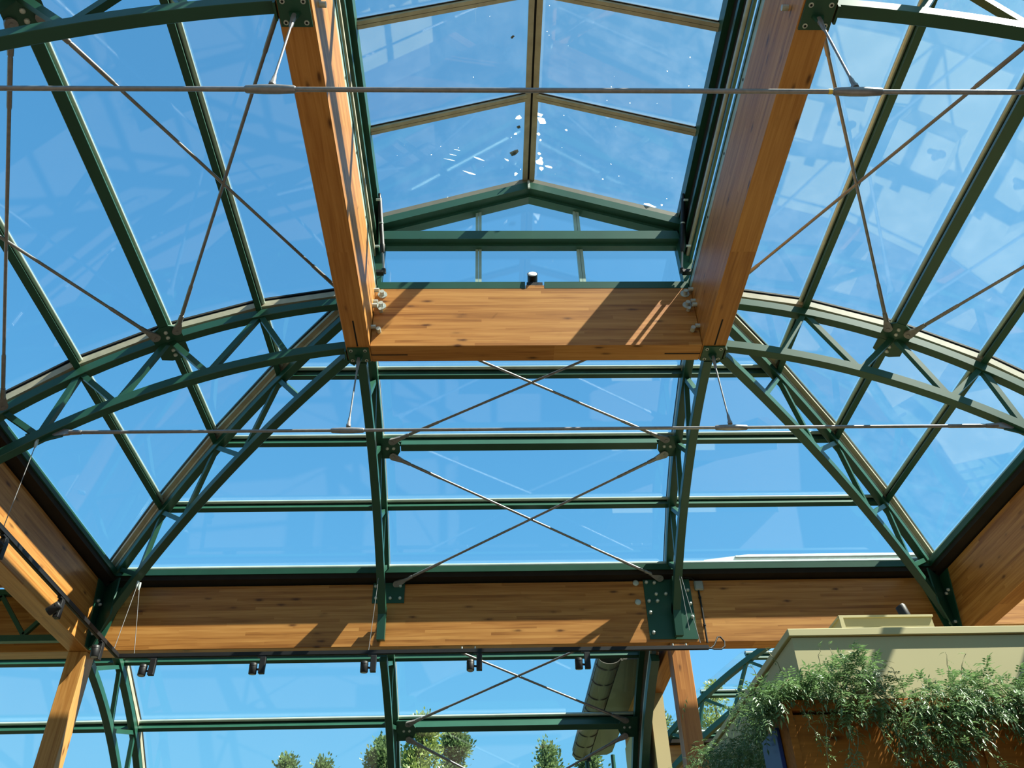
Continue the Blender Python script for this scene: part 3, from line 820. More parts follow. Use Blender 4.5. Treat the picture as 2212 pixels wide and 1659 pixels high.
def splat(x, y, r, st=1.0, ang=0.0):
    pts = []
    for i in range(8):
        th = 2 * PI * i / 8; q = r * rr.uniform(0.55, 1.15)
        dx, dy = q * cos(th) * st, q * sin(th)
        pts.append(on_lantern(x + dx * cos(ang) - dy * sin(ang), y + dx * sin(ang) + dy * cos(ang), 0.034))
    m.add(pts + [on_lantern(x, y, 0.038)], [(i, (i + 1) % 8, 8) for i in range(8)])
for x, y, r, st, an in ((0.10, 5.95, 0.03, 1.6, 0.3), (0.14, 6.03, 0.045, 1.5, 0.5), (0.13, 6.62, 0.05, 1, 0), (0.16, 6.72, 0.03, 1, 0), (0.25, 6.66, 0.02, 2.4, 0), (0.12, 6.50, 0.022, 1, 0),
                        (0.15, 6.56, 0.018, 1, 0), (0.10, 6.22, 0.02, 1, 0), (0.13, 6.30, 0.016, 1, 0), (0.42, 6.08, 0.012, 1.6, 0), (1.48, 6.88, 0.02, 4, 0.1), (1.62, 6.84, 0.016, 1, 0), (0.9, 6.66, 0.010, 1, 0),
                        (-0.15, 5.98, 0.03, 1.4, 0.4), (-0.16, 6.80, 0.03, 1, 0), (-1.0, 6.93, 0.03, 1.2, 0.4), (-0.18, 6.2, 0.02, 1, 0), (-0.28, 6.55, 0.012, 3.5, 0.8),
                        (-0.62, 6.44, 0.010, 12, 0.62), (-0.73, 6.62, 0.012, 9, 0.62), (-0.98, 6.35, 0.006, 14, 0.5), (-0.92, 6.30, 0.005, 12, 0.5), (-0.88, 6.24, 0.005, 10, 0.5)):
    splat(x, y, r, st, an)
for _ in range(60):
    s = rr.choice((-1, 1, 1)); splat(s * rr.uniform(0.1, 1.7), rr.uniform(3.3, 6.8), rr.uniform(0.003, 0.008))
o = tag(m.build('dried_splash', SPLAT), 'white dried splashes spattered over the lantern glass beside the ridge', 'stain', None, 'stuff')

# ------------------------------------------------------------------ lower back roof
LC = (9.17, -1.64)
def lowp(x, ang, r): return V((x, LC[0] + r * sin(rad(ang)), LC[1] + r * cos(rad(ang))))
LP = [24.5, 34.65, 45.5, 56.4, 67.3]
LNB = [18.6, 29.4, 40.4, 51.0, 62.0]
lw = []
for i, a in enumerate(LP):
    lw.append((a, LNB[i]))
    if i + 1 < len(LNB): lw.append((a, LNB[i + 1]))
def ltruss(x, lab):
    P = lambda y, z: V((x, y, z))
    t = truss(lab, P, (1, 0, 0), lambda a: tuple(lowp(0, a, 6.72))[1:], lambda a: tuple(lowp(0, a, 6.10))[1:], (16.0, 70), (17.6, 70), lw, lowp(x, 70, 6.5), None, 0.095, 0.055, 'lower_truss')
    return t
lt1 = ltruss(-XR + 0.02, 'green lower truss beside the left post outside the back beam')
lt2 = ltruss(-XB, 'green lower truss in the middle below the back beam')
# right end of the lower roof: solid edge rafter
er = thing('edge_rafter', 'dark edge rafter closing the lower roof at right', 'rafter', lowp(1.72, 70, 6.5))
MB().sweep([lowp(1.66, 18.3 + 51.7 * i / 20, 6.12) for i in range(21)], (1, 0, 0), 0.11, 0.12).build('chord', GREEN, er)
MB().sweep([lowp(1.70, 17.8 + 52.2 * i / 20, 6.47) for i in range(21)], (1, 0, 0), 0.035, 0.62).build('web_plate', pbr('stained_fascia', (0.10, 0.055, 0.03), 0.22, 0, 0.6, 0.2, 3.0), er)
MB().sweep([lowp(1.66, 17 + 53 * i / 20, 6.80) for i in range(21)], (1, 0, 0), 0.10, 0.12).build('outer_chord', GREEN, er)
MB().sweep([lowp(1.625, 18.3 + 51.7 * i / 20, 6.24) for i in range(21)], (1, 0, 0), 0.02, 0.05).build('edge_trim', TAN, er)
def lpurlin(lab, a, x0, x1):
    t = thing('lower_purlin', lab, 'purlin', lowp((x0 + x1) / 2, a, 6.8), 'purlins of the lower glass roof')
    tan = lowp(0, a + 90, 1) - lowp(0, 0, 0)
    tan = V((0, cos(rad(a)), -sin(rad(a))))
    for r, w, h, nm, mt in ((6.815, 0.062, 0.09, 'tube', GREEN), (6.87, 0.05, 0.02, 'gasket', GASKET), (6.898, 0.085, 0.036, 'glazing_rail', GREEN2), (6.942, 0.075, 0.03, 'outer_cap', GASKET)):
        MB().bar(lowp(x0, a, r), lowp(x1, a, r), tan, w, h).build(nm, mt, t)
    MB().cyl(lowp(x0, a, 6.882) - tan * 0.06, lowp(x1, a, 6.882) - tan * 0.06, 0.026, 12).build('rail_highlight', HIGHLIGHT, t)  # same painted highlight line along the lower rails
for i, a in enumerate(LP):
    lab = ['first green purlin below the back beam', 'second green purlin below the back beam, level with the lower strut', 'third lower purlin below the frame', 'fourth lower purlin below the frame', 'lowest purlin on the low back wall'][i]
    lpurlin(lab, a, -9.6, 1.72)
wS = struct(thing('window_5', 'lower glass roof', 'window', (-3, 12.5, 4)), 'lower curved glass roof behind the back beam')
la = [15.2] + LP
lx = [-9.6, -XR + 0.02, -XB, 1.70]
for a, b in zip(la, la[1:]):
    for x0, x1 in zip(lx, lx[1:]):
        q = [lowp(x0, a, 6.925), lowp(x1, a, 6.925), lowp(x1, b, 6.925), lowp(x0, b, 6.925)]
        MB().slab(q, V((0, sin(rad((a + b) / 2)), cos(rad((a + b) / 2)))), 0.012).build('glass_pane', GLASS, wS)
for x in lx[:3]:
    MB().sweep([lowp(x, a, 6.865) for a in la], (1, 0, 0), 0.075, 0.075).build('glazing_bar', TAN, wS)
    MB().sweep([lowp(x, a, 6.945) for a in la], (1, 0, 0), 0.07, 0.022).build('bar_cap', GASKET, wS)
# strut and crossing rods of the lower roof
a2 = LP[1]
st = MB().bar(lowp(-XB + 0.25, a2, 6.72), lowp(1.46, a2, 6.72), V((0, cos(rad(a2)), -sin(rad(a2)))), 0.10, 0.10).build('strut', GREEN, None, bevel=0.004)
tag(st, 'green square strut across the lower roof behind the track lights', 'strut')
ends = {}
for key, x, s, par in (('l', -XB, 1, lt2), ('r', 1.66, -1, er)):
    def q(da, dx): return lowp(x + s * dx, a2 + da, 6.655)
    poly = [q(-1.5, 0.02), q(-1.5, 0.24), q(-0.4, 0.30), q(0.4, 0.30), q(1.5, 0.24), q(1.5, 0.02)]
    nn = V((0, sin(rad(a2)), cos(rad(a2))))
    g = MB().slab(poly, nn, 0.016).build('gusset_plate', GREEN, par)
    for dx in (0.13, 0.21): MB().dome(q(0, dx), -nn, 0.02, 0.02).build('bolt', ZINC, g)
    ends[key] = (q(-1.15, 0.2) - nn * 0.022, q(1.15, 0.2) - nn * 0.022)
top_l, top_r = lowp(-XB + 0.15, 17.5, 6.62), lowp(1.5, 17.5, 6.62)
bot_l, bot_r = lowp(-XB + 0.15, 52, 6.62), lowp(1.5, 52, 6.62)
rod('brace_rod', 'grey brace rod of the lower roof rising right from the left plate', ends['l'][0], top_r, (1, 0, 0))
rod('brace_rod', 'grey brace rod of the lower roof rising left from the right plate', ends['r'][0], top_l, (1, 0, 0))
rod('brace_rod', 'grey brace rod of the lower roof falling right past the tree tops', ends['l'][1], bot_r, (1, 0, 0))
rod('brace_rod', 'grey brace rod of the lower roof falling left past the zinc gutter', ends['r'][1], bot_l, (1, 0, 0))

# lattice girder in the left aisle
g = thing('lattice_girder', 'dark green lattice girder in the shade beyond the left ring beam', 'truss', (-7.6, 10.45, 4.25))
MB().bar((-9.6, 10.45, 4.90), (-5.86, 10.45, 4.90), (0, 1, 0), 0.08, 0.07).build('top_chord', GREEN, g)
MB().bar((-9.6, 10.45, 4.28), (-5.86, 10.45, 4.28), (0, 1, 0), 0.08, 0.08).build('bottom_chord', GREEN, g)
for i in range(5):
    x = -5.95 - i * 0.84
    MB().bar((x, 10.45, 4.86), (x - 0.40, 10.45, 4.33), (0, 1, 0), 0.05, 0.05).build('web_member', GREEN, g)
    if i: MB().bar((x, 10.45, 4.86), (x + 0.44, 10.45, 4.33), (0, 1, 0), 0.05, 0.05).build('web_member', GREEN, g)
MB().box((-9.65, 10.33, ZR0 + 0.05), (-9.55, 10.66, 5.0)).build('end_bracket', GREEN, g)

# ------------------------------------------------------------------ the roof of the right wing far behind (same module)
OX, OY = 8.6, 7.7
def F(v): return V((v.x + OX, v.y + OY, v.z))
ft = truss('distant green hip truss seen between the right post and the cream kiosk', lambda d, z: F(P_hipL(d, z)), (1, 1, 0), tT, tB, (0.11, 3.6), (0.11, 3.6), WEBS, F(P_hipL(3.6, 4.5)), None, 0.11, 0.06, 'far_truss')
for i, d in enumerate(PD):
    e = off(d, 0.1)[0]
    purlin(f'distant green purlin of the right wing roof, {ORD[i].replace("lantern", "far ridge")}', lambda dd, a, z: F(P_end(dd, a, z)), d, -XB - e + 0.06, XB + e)
glulam((OX - XR - 0.12, OY + YR - 0.125, ZR0), (OX + XR, OY + YR + 0.125, ZR1), None, 'distant pine beam at the back of the right wing')
glulam((OX - XB + hw, OY + Y1 - hw, ZB0), (OX + XB, OY + Y1 + hw, ZB1), None, 'distant pine cross beam of the right wing')
board((OX - XR - 0.12, OY + YR - 0.26, 5.07), (OX + XR, OY + YR + 0.13, 5.14), 'distant dark board on the beam of the right wing')
wW = struct(thing('window_6', 'right wing glass', 'window', F(V((0, 9, 5.5)))), 'distant glass roof of the right wing')
slope_glass(wW, lambda d, a, z: F(P_end(d, a, z)), aof, ['hl', -XB, XB])
struct(MB().box((2.76, OY + YR - 0.1, -1.6), (14, OY + YR + 0.1, ZR0 - 0.002)).build('wall_far', WOOD), 'timber wall at the back of the right wing')

# ------------------------------------------------------------------ zinc eave with half round gutter outside the lower roof
t = thing('zinc_eave', 'grey zinc eave with half round gutter outside the lower glass', 'gutter', (1.4, 15, 4.6))
y0, y1 = 12.30, 17.35
MB().slab([(1.42, y0, 4.60), (1.80, y0, 4.60), (1.80, y1 - 0.28, 4.60), (1.72, y1 - 0.10, 4.60), (1.42, y1 - 0.06, 4.60)], (0, 0, 1), 0.06).build('soffit', ZINCROOF, t)
MB().box((1.395, y0, 4.585), (1.43, y1 - 0.03, 4.63)).build('seam', ZINCROOF, t)
prof = [(1.235 + 0.165 * cos(PI + PI * k / 10), 4.635 + 0.10 * sin(PI + PI * k / 10)) for k in range(11)]
m = MB()
for k in range(10):
    (xa, za), (xb, zb) = prof[k], prof[k + 1]
    m.hexa([(xa, y0, za), (xb, y0, zb), (xb, y1, zb), (xa, y1, za), (xa, y0, za + 0.012), (xb, y0, zb + 0.012), (xb, y1, zb + 0.012), (xa, y1, za + 0.012)])
m.build('half_round_gutter', ZINCROOF, t)
for i in range(8):
    y = y0 + 0.25 + i * 0.66
    m = MB().tube([(1.235 + 0.172 * cos(PI + PI * k / 10), y, 4.635 + 0.107 * sin(PI + PI * k / 10)) for k in range(11)], 0.012, 6)
    m.build('gutter_joint', ZINCROOF, t)
MB().slab([(1.06, y0, 4.62), (1.09, y0, 4.62), (1.09, y1, 4.62), (1.06, y1, 4.62)], (0, 0, 1), 0.03).build('gutter_lip', ZINCROOF, t)
MB().slab([(1.07, y1, 4.64), (1.42, y1, 4.64), (1.38, y1, 4.55), (1.25, y1, 4.52), (1.12, y1, 4.55)], (0, 1, 0), 0.02).build('end_stop', ZINCROOF, t)
MB().tube([(1.36, y1 - 0.12, 4.55), (1.36, y1 - 0.12, 4.48)], 0.04, 10).build('outlet', BLACK, t)
MB().box((1.06, y0, 4.67), (1.80, y1 - 0.1, 4.72)).build('roof_sheet', ZINCROOF, t)
# downpipes
for x, y in ((1.33, 17.3), (1.78, 16.9)):
    MB().tube([(x, y, 4.5), (x, y, -1.6)], 0.04, 10).build('downpipe', GREEN, t)
# white flashing outside the back slope
fl = thing('white_flashing', 'white metal roof edge outside the back slope at lower right', 'flashing', (4, 11.2, 5.3))
MB().slab([(2.45, 11.1, 5.42), (5.66, 11.1, 5.50), (5.66, 11.1, 5.66), (3.20, 11.1, 5.66), (2.55, 11.1, 5.58)], (0, 1, 0), 0.10).build('sheet', WHITE, fl)
MB().box((3.0, 11.06, 5.60), (5.66, 11.10, 5.625)).build('fold', WHITE, fl)
MB().box((2.2, 11.12, 5.10), (5.66, 11.20, 5.45)).build('upstand', WHITE, fl)

# ------------------------------------------------------------------ track lighting
YT, XT, ZT = 10.08, -4.95, 3.90
tk = thing('light_track', 'black lighting track hung along the back ring beam', 'track', (-1.4, YT, ZT))
MB().box((XT + 0.02, YT - 0.024, ZT - 0.02), (2.13, YT + 0.024, ZT + 0.024)).build('rail', BLACK, tk)
MB().box((XT + 0.02, YT - 0.010, ZT - 0.024), (2.13, YT + 0.010, ZT - 0.0195)).build('rail_slot', GASKET, tk)
for x in (-0.86, -0.70, 1.70, 1.86):
    MB().cyl((x, YT, ZT + 0.024), (x, YT, ZT + 0.055), 0.009, 8).build('joint_screw', ZINC, tk)
tk2 = thing('light_track', 'black lighting track hung along the left ring beam', 'track', (XT, 6, ZT))
MB().box((XT - 0.024, 1.5, ZT - 0.02), (XT + 0.024, YT + 0.024, ZT + 0.024)).build('rail', BLACK, tk2)
MB().box((XT - 0.010, 1.5, ZT - 0.024), (XT + 0.010, YT, ZT - 0.0195)).build('rail_slot', GASKET, tk2)
def spot(label, x, y, dirx, diry, tilt, group='track spotlights'):
    """driver box hanging from the track, cylinder lamp beside it"""
    t = thing('track_spotlight', label, 'light', (x, y, ZT - 0.02), group)
    u = V((dirx, diry, 0)); v = V((-diry, dirx, 0))
    p = V((x, y, ZT))
    MB().hexa([p - u * 0.05 - v * 0.02 + V((0, 0, -0.04)), p + u * 0.05 - v * 0.02 + V((0, 0, -0.04)), p + u * 0.05 + v * 0.02 + V((0, 0, -0.04)), p - u * 0.05 + v * 0.02 + V((0, 0, -0.04)),
               p - u * 0.05 - v * 0.02 + V((0, 0, -0.018)), p + u * 0.05 - v * 0.02 + V((0, 0, -0.018)), p + u * 0.05 + v * 0.02 + V((0, 0, -0.018)), p - u * 0.05 + v * 0.02 + V((0, 0, -0.018))]).build('adapter', BLACK, t)
    b = p + u * 0.02
    MB().hexa([b + u * i * 0.034 + v * j * 0.028 + V((0, 0, z)) for z in (-0.235, -0.04) for i, j in ((-1, -1), (1, -1), (1, 1), (-1, 1))]).build('driver_box', BLACK, t, bevel=0.004)
    c = p - u * 0.085 + V((0, 0, -0.175))
    MB().cyl(c, b + V((0, 0, -0.19)), 0.013, 8).build('swivel_arm', BLACK, t)
    ax = (V((0, 0, 1)) * cos(tilt) + v * sin(tilt)).normalized()
    MB().tube([c - ax * 0.065, c - ax * 0.058, c + ax * 0.055, c + ax * 0.065, c + ax * 0.068], [0.040, 0.046, 0.046, 0.040, 0.030], 18).build('lamp_housing', BLACK, t)
    MB().cyl(c - ax * 0.066, c - ax * 0.064, 0.036, 14).build('lens', GREYBOX, t)
    MB().tube([c + ax * 0.03, c + ax * 0.034], 0.0475, 18).build('seam_ring', GASKET, t)
    return t
for i, x in enumerate((-4.53, -3.24, -1.93, -0.67, 0.625)):
    spot(['leftmost', 'second from left', 'middle', 'fourth from left', 'rightmost'][i] + ' black cylinder spotlight on the back track', x, YT, 1, 0, (0.1, -0.12, -0.1, 0.15, -0.18)[i])
spot('black spotlight on the left track near the corner', XT, 9.56, 0.0, 1, 0.1)
spot('black spotlight with a tilted hood halfway along the left track', XT, 8.40, 0, 1, -0.9)
spot('black spotlight on the left track cut by the left edge', XT, 7.08, 0, 1, -0.7)
def wire(label, pts, top):
    t = thing('suspension_wire', label, 'wire', pts[-1], 'wires of the light tracks')
    MB().tube(pts, 0.004, 6).build('wire', STEEL, t)
    MB().tube([V(top) + V((0, 0, 0.05)), V(top), V(top) - V((0, 0, 0.05))], [0.014, 0.018, 0.010], 8).build('clip', ZINC, t)
ht = V((-4.93, 10.05, 4.80))
wire('thin wire from the left hip truss down to the left light track', [ht, (XT, 9.93, ZT + 0.02)], ht)
ht2 = ht + V((0.03, 0, -0.02))
wire('thin wire from the left hip truss down to the back light track', [ht2, (-4.76, YT, ZT + 0.02)], ht2)
mt = V((-1.93, 10.10, 4.95))
wire('thin wire from the middle truss down to the back light track', [mt, (-1.98, YT, ZT + 0.02)], mt)
rt = V((1.915, 10.12, 4.95))
wire('left one of two thin wires hanging from the right truss', [rt, (1.93, YT, 4.12)], rt)
rt2 = rt + V((0.02, 0, -0.03))
wire('right one of two thin wires hanging from the right truss', [rt2, (2.04, YT, ZT + 0.06)], rt2)
wt = V((XT, Y1 - 0.02, 4.86))
wire('thin wire at far left hanging from the arched truss', [wt, (XT, Y1 - 0.02, ZT + 0.02)], wt)
# junction box with cable at the right end of the track
jb = thing('junction_box', 'grey junction box with black conduit on the back beam', 'box', (2.28, YF, 5.0))
MB().box((2.225, YF - 0.05, 4.90), (2.345, YF - 0.001, 5.035)).build('box', GREYBOX, jb, bevel=0.012)
MB().box((2.235, YF - 0.056, 4.91), (2.335, YF - 0.05, 5.025)).build('lid', GREYBOX, jb, bevel=0.004)
MB().tube([(2.275, YF - 0.022, 4.90), (2.278, YF - 0.022, 4.6), (2.275, YF - 0.022, 4.18)], 0.013, 8).build('conduit', BLACK, jb)
for z in (4.80, 4.42): MB().tube([(2.276, YF - 0.022, z - 0.01), (2.276, YF - 0.022, z + 0.01)], 0.02, 8).build('conduit_clip', BLACK, jb)
MB().tube([(2.25, YF - 0.03, 5.03), (2.20, YF - 0.04, 5.075), (2.10, YF - 0.05, 5.08), (2.02, YF - 0.05, 5.05)], 0.007, 6).build('cable', BLACK, jb)
cp = [(2.13, YT, ZT), (2.20, YT + 0.02, ZT - 0.01), (2.30, YT + 0.05, ZT + 0.0), (2.36, YT + 0.1, ZT + 0.05), (2.37, YT + 0.12, ZT + 0.12), (2.33, YT + 0.12, ZT + 0.18), (2.29, YT + 0.1, ZT + 0.17), (2.22, YT + 0.06, ZT + 0.05), (2.16, YT + 0.02, ZT)]
tag(MB().tube(cp, 0.010, 8).build('power_cable', GASKET), 'black cable looping at the right end of the track', 'cable')

# ------------------------------------------------------------------ cream kiosk at right
KX, KY, KZ = 1.655, 6.0, 2.455
k = thing('cream_kiosk', 'cream painted flat topped volume at lower right', 'kiosk', (KX + 1.2, KY + 1.6, -1.6))
MB().box((KX + 0.025, KY + 0.025, -1.6), (4.6, 9.1, KZ - 0.06)).build('body', CREAM, k)
MB().box((KX, KY, KZ - 0.055), (4.625, 9.12, KZ)).build('cap_trim', CREAM, k, bevel=0.004)
k2 = thing('cream_duct', 'small cream box standing on top of the cream volume', 'duct', (2.85, 7.4, KZ))
x0, x1, y0, y1 = 2.45, 3.24, 6.90, 7.9
m = MB()
m.hexa([(x0 + 0.04, y0 + 0.02, KZ), (x1 + 0.02, y0 + 0.02, KZ), (x1 + 0.02, y1, KZ), (x0 + 0.04, y1, KZ), (x0, y0 - 0.01, 2.92), (x1, y0 - 0.01, 2.92), (x1, y1 + 0.02, 2.92), (x0, y1 + 0.02, 2.92)])
m.build('body', CREAM, k2)
MB().box((x0 - 0.012, y0 - 0.022, 2.905), (x1 + 0.012, y1 + 0.03, 2.925)).build('rim', CREAM, k2)
MB().hexa([(x0 - 0.012, y0 - 0.03, KZ), (x0 + 0.035, y0 - 0.03, KZ), (x0 + 0.035, y0 - 0.012, KZ), (x0 - 0.012, y0 - 0.012, KZ), (x0 - 0.012, y0 - 0.03, 2.92), (x0 + 0.02, y0 - 0.03, 2.92), (x0 + 0.02, y0 - 0.012, 2.92), (x0 - 0.012, y0 - 0.012, 2.92)]).build('corner_strip', CREAM, k2)
t = thing('black_cylinder_lamp', 'black cylinder lamp leaning on top of the small cream box', 'light', (3.12, 7.1, 2.93))
MB().tube([(3.145, 7.1, 2.93), (3.142, 7.1, 2.95), (3.105, 7.09, 3.09), (3.10, 7.09, 3.10)], [0.040, 0.045, 0.045, 0.035], 16).build('housing', BLACK, t)
MB().cyl((3.15, 7.1, 2.926), (3.15, 7.1, 2.94), 0.06, 14).build('base', BLACK, t)
# brown planter in front of it
BX, BY, BZ = 1.352, 5.55, 1.795
pt = thing('brown_planter', 'tall brown timber planter front below the cream volume', 'planter', (BX + 1.3, BY, -1.6))
MB().box((BX + 0.015, BY + 0.02, -1.6), (4.6, BY + 0.42, BZ - 0.09)).build('front_panel', RUST, pt)
MB().box((BX, BY, BZ - 0.065), (4.6, BY + 0.45, BZ)).build('top_rail', RUST, pt, bevel=0.004)
MB().box((BX, BY - 0.005, -1.6), (BX + 0.045, BY + 0.42, BZ - 0.067)).build('corner_stile', RUST, pt)
for x in (2.55, 3.7): MB().box((x, BY + 0.004, -1.6), (x + 0.05, BY + 0.02, BZ - 0.067)).build('panel_batten', RUST, pt)
tag(MB().box((BX - 0.032, 5.72, -1.6), (BX - 0.004, 6.07, 1.675)).build('blue_panel', BLUE, None, bevel=0.003), 'dark blue panel beside the planter under the vine', 'panel')

# ------------------------------------------------------------------ jasmine vine
def leaflet(mb, p, d, up, L, W):
    s = d.cross(up).normalized()
    mb.add([p, p + d * L * 0.4 + s * W * 0.5 - up * W * 0.05, p + d * L - up * L * 0.15, p + d * L * 0.4 - s * W * 0.5 - up * W * 0.05], [(0, 1, 2), (0, 2, 3)])
def spray(mb, p, d, up, L, rr):
    """pinnate leaf: drooping rachis with paired leaflets and a longer end leaflet"""
    d = d.normalized(); s = d.cross(up).normalized(); up = s.cross(d)
    pts = []
    for i in range(5):
        f = i / 4
        pts.append(p + d * L * f - V((0, 0, 1)) * L * 0.35 * f * f)
    for i in (1, 2, 3):
        for sg in (-1, 1):
            dd = (d * 0.55 + s * sg * 0.85 - V((0, 0, 1)) * 0.25).normalized()
            leaflet(mb, pts[i], dd, up, L * rr.uniform(0.32, 0.42), L * 0.13)
    leaflet(mb, pts[4], (d - V((0, 0, 0.7))).normalized(), up, L * 0.55, L * 0.16)
    w = s * L * 0.012
    mb.add([p - w, p + w, pts[4] + w * 0.5, pts[4] - w * 0.5], [(0, 1, 2, 3)])
vine = thing('jasmine_vine', 'leafy climbing jasmine spilling over the planter and the cream volume', 'vine', (2.2, 5.7, 1.0))
rv = random.Random(11)
TOPL = [(1.21, 1.86), (1.43, 1.90), (1.62, 1.95), (1.77, 2.03), (1.92, 2.08), (2.02, 1.99), (2.2, 1.89), (2.51, 1.90), (2.74, 1.97), (2.85, 1.88), (3.03, 1.94), (3.6, 1.92), (4.3, 1.9)]
BOTL = [(1.15, 1.60), (1.36, 1.80), (1.60, 1.80), (1.67, 1.66), (1.76, 1.63), (1.84, 1.72), (1.97, 1.64), (2.0, 1.49), (2.17, 1.38), (2.37, 1.43), (2.55, 1.60), (2.74, 1.70), (2.83, 1.46), (3.2, 1.50), (3.6, 1.65), (4.3, 1.6)]
def lerp(tab, x):
    if x <= tab[0][0]: return tab[0][1]
    for (a, b), (c, e) in zip(tab, tab[1:]):
        if x <= c: return b + (e - b) * (x - a) / (c - a)
    return tab[-1][1]
def rdir(bias, k=0.8):
    v = V((rv.gauss(0, 1), rv.gauss(0, 1), rv.gauss(0, 1))).normalized()
    return (v * k + V(bias)).normalized()
allsp = []
for _ in range(4550):                                  # hanging over the planter front
    x = rv.uniform(1.12, 4.3)
    zt, zb = lerp(TOPL, x), lerp(BOTL, x)
    f = rv.random() ** 1.25
    z = zt - (zt - zb) * f + rv.gauss(0, 0.02)
    y = BY + 0.17 - rv.random() * 0.34 if z < BZ else BY + rv.uniform(-0.10, 0.34)
    if z < BZ - 0.02: y = BY - 0.015 - abs(rv.gauss(0, 0.07))
    if x < 1.58 and z < 1.78 and rv.random() < 0.85: continue
    allsp.append((V((x, y, z)), rdir((rv.uniform(-0.3, 0.3), -0.55, -0.35 if z < BZ else 0.25)), rv.uniform(0.055, 0.105)))
for _ in range(60):                                    # the bright bunch of shoots
    x = rv.gauss(1.90, 0.10); z = 2.02 + rv.random() * 0.13 * max(0, 1 - abs(x - 1.9) / 0.2)
    allsp.append((V((x, BY + rv.uniform(-0.05, 0.2), z)), rdir((0, -0.4, 0.5)), rv.uniform(0.06, 0.10)))
for _ in range(4600):                                  # down the left flank of the cream volume
    y = 5.6 + 3.4 * rv.random() ** 1.3
    ztop = 2.06 + 0.10 * sin(y * 3.1) + 0.06 * sin(y * 7.7) - max(0, 6.2 - y) * 0.12 + max(0, min(1, y - 6.9)) * 0.16
    z = ztop - abs(rv.gauss(0, 0.60)) if rv.random() < 0.7 else ztop - rv.uniform(0, 1.7)
    x = KX - 0.02 - abs(rv.gauss(0, 0.14))
    if z < 1.72 and 5.98 < y < 6.05: continue
    if y < 6.03 and z < 1.78: x = BX - 0.02 - abs(rv.gauss(0, 0.10))
    if y < 6.12 and z < 1.70: continue
    if y < 7.4 and z < 1.45 and rv.random() < 0.6: continue
    allsp.append((V((x, y, z)), rdir((-0.6, -0.3, -0.2)), rv.uniform(0.055, 0.105)))
tips = [((1.66, 6.2, 2.06), (-0.3, -0.1, 0.8), 0.40), ((1.55, 6.5, 2.2), (-0.25, 0, 0.75), 0.25), ((1.72, 5.8, 1.98), (0.12, -0.1, 0.9), 0.30), ((1.86, 5.8, 2.05), (-0.05, 0, 1), 0.26),
        ((2.05, 5.8, 1.95), (0.1, 0, 1), 0.34), ((2.28, 5.8, 1.90), (-0.15, 0, 1), 0.25), ((2.62, 5.8, 1.92), (0.1, 0, 1), 0.33), ((2.70, 5.8, 1.95), (0.25, 0, 0.8), 0.30), ((2.48, 5.8, 1.90), (-0.3, 0, 0.9), 0.22)]
trail = [((1.58, 5.50, 1.74), 0.34), ((1.72, 5.5, 1.66), 0.26), ((1.88, 5.48, 1.70), 0.34), ((2.02, 5.48, 1.5), 0.30), ((2.2, 5.48, 1.4), 0.30), ((2.3, 5.48, 1.42), 0.22), ((1.45, 5.5, 1.74), 0.25), ((2.5, 5.48, 1.55), 0.25), ((1.76, 5.5, 1.6), 0.28), ((2.85, 5.48, 1.45), 0.3)]
for p, d, L in tips:
    p, d = V(p), V(d).normalized(); pts = [p]
    for i in range(1, 8):
        pts.append(p + d * L * i / 7 + V((rv.gauss(0, 0.008), rv.gauss(0, 0.01), -0.06 * (i / 7) ** 3)))
    MB().tube(pts, [0.004 - 0.0003 * i for i in range(8)], 5).build('stem', STEM, vine)
    for q in pts[1::2]: allsp.append((q, rdir((0, -0.2, 0.1)), rv.uniform(0.03, 0.055)))
for p, L in trail:
    p = V(p); pts = [p]; w = rv.uniform(-0.15, 0.15)
    for i in range(1, 9):
        pts.append(p + V((w * (i / 8) ** 2 + rv.gauss(0, 0.006), -0.02 + rv.gauss(0, 0.006), -L * i / 8)))
    MB().tube(pts, 0.0035, 5).build('stem', STEM, vine)
    for q in pts[1:]:
        for _ in range(2): allsp.append((q, rdir((0, -0.5, -0.3)), rv.uniform(0.04, 0.075)))
for _ in range(26):                                    # woody stems between the leaves
    x = rv.uniform(1.2, 3.2); p = V((x, BY + 0.1, 1.85)); q = V((x + rv.uniform(-0.3, 0.3), BY - 0.06, lerp(BOTL, x) + rv.uniform(-0.05, 0.1)))
    mid = (p + q) / 2 + V((0, -0.1, 0.06))
    MB().tube([p, mid, q], 0.0045, 5).build('stem', STEM, vine)
# the sprays that show largest are parts of their own and share four meshes, the rest is one mass
allsp.sort(key=lambda s: (s[0] - V((-0.535, 0, 0))).length - 6 * (s[2]))
UPV = V((0, 0, 1))
proto = []
for i in range(4):
    mb = MB(); spray(mb, V((0, 0, 0)), V((1, 0, 0)), UPV, 0.09, rv)
    mb.v += []
    me = bpy.data.meshes.new('leaf_spray')
    me.from_pydata(mb.v, [], mb.f); me.materials.append(LEAF); me.update()
    proto.append(me)
big = allsp[:240]
vl = world_loc(vine)
for i, (p, d, L) in enumerate(big):
    o = bpy.data.objects.new('leaf_spray', proto[i % 4]); COL.objects.link(o)
    o.parent = vine; o.location = p - vl
    o.rotation_euler = d.to_track_quat('X', 'Z').to_euler()
    o.scale = (L / 0.09,) * 3
mb = MB()
for p, d, L in allsp[240:]:
    spray(mb, p, d, UPV if abs(d.z) < 0.95 else V((0, 1, 0)), L, rv)
me = bpy.data.meshes.new('foliage')
me.from_pydata([v - vl for v in mb.v], [], mb.f); me.materials.append(LEAF); me.update()
o = bpy.data.objects.new('foliage', me); COL.objects.link(o); o.parent = vine; o['kind'] = 'stuff'

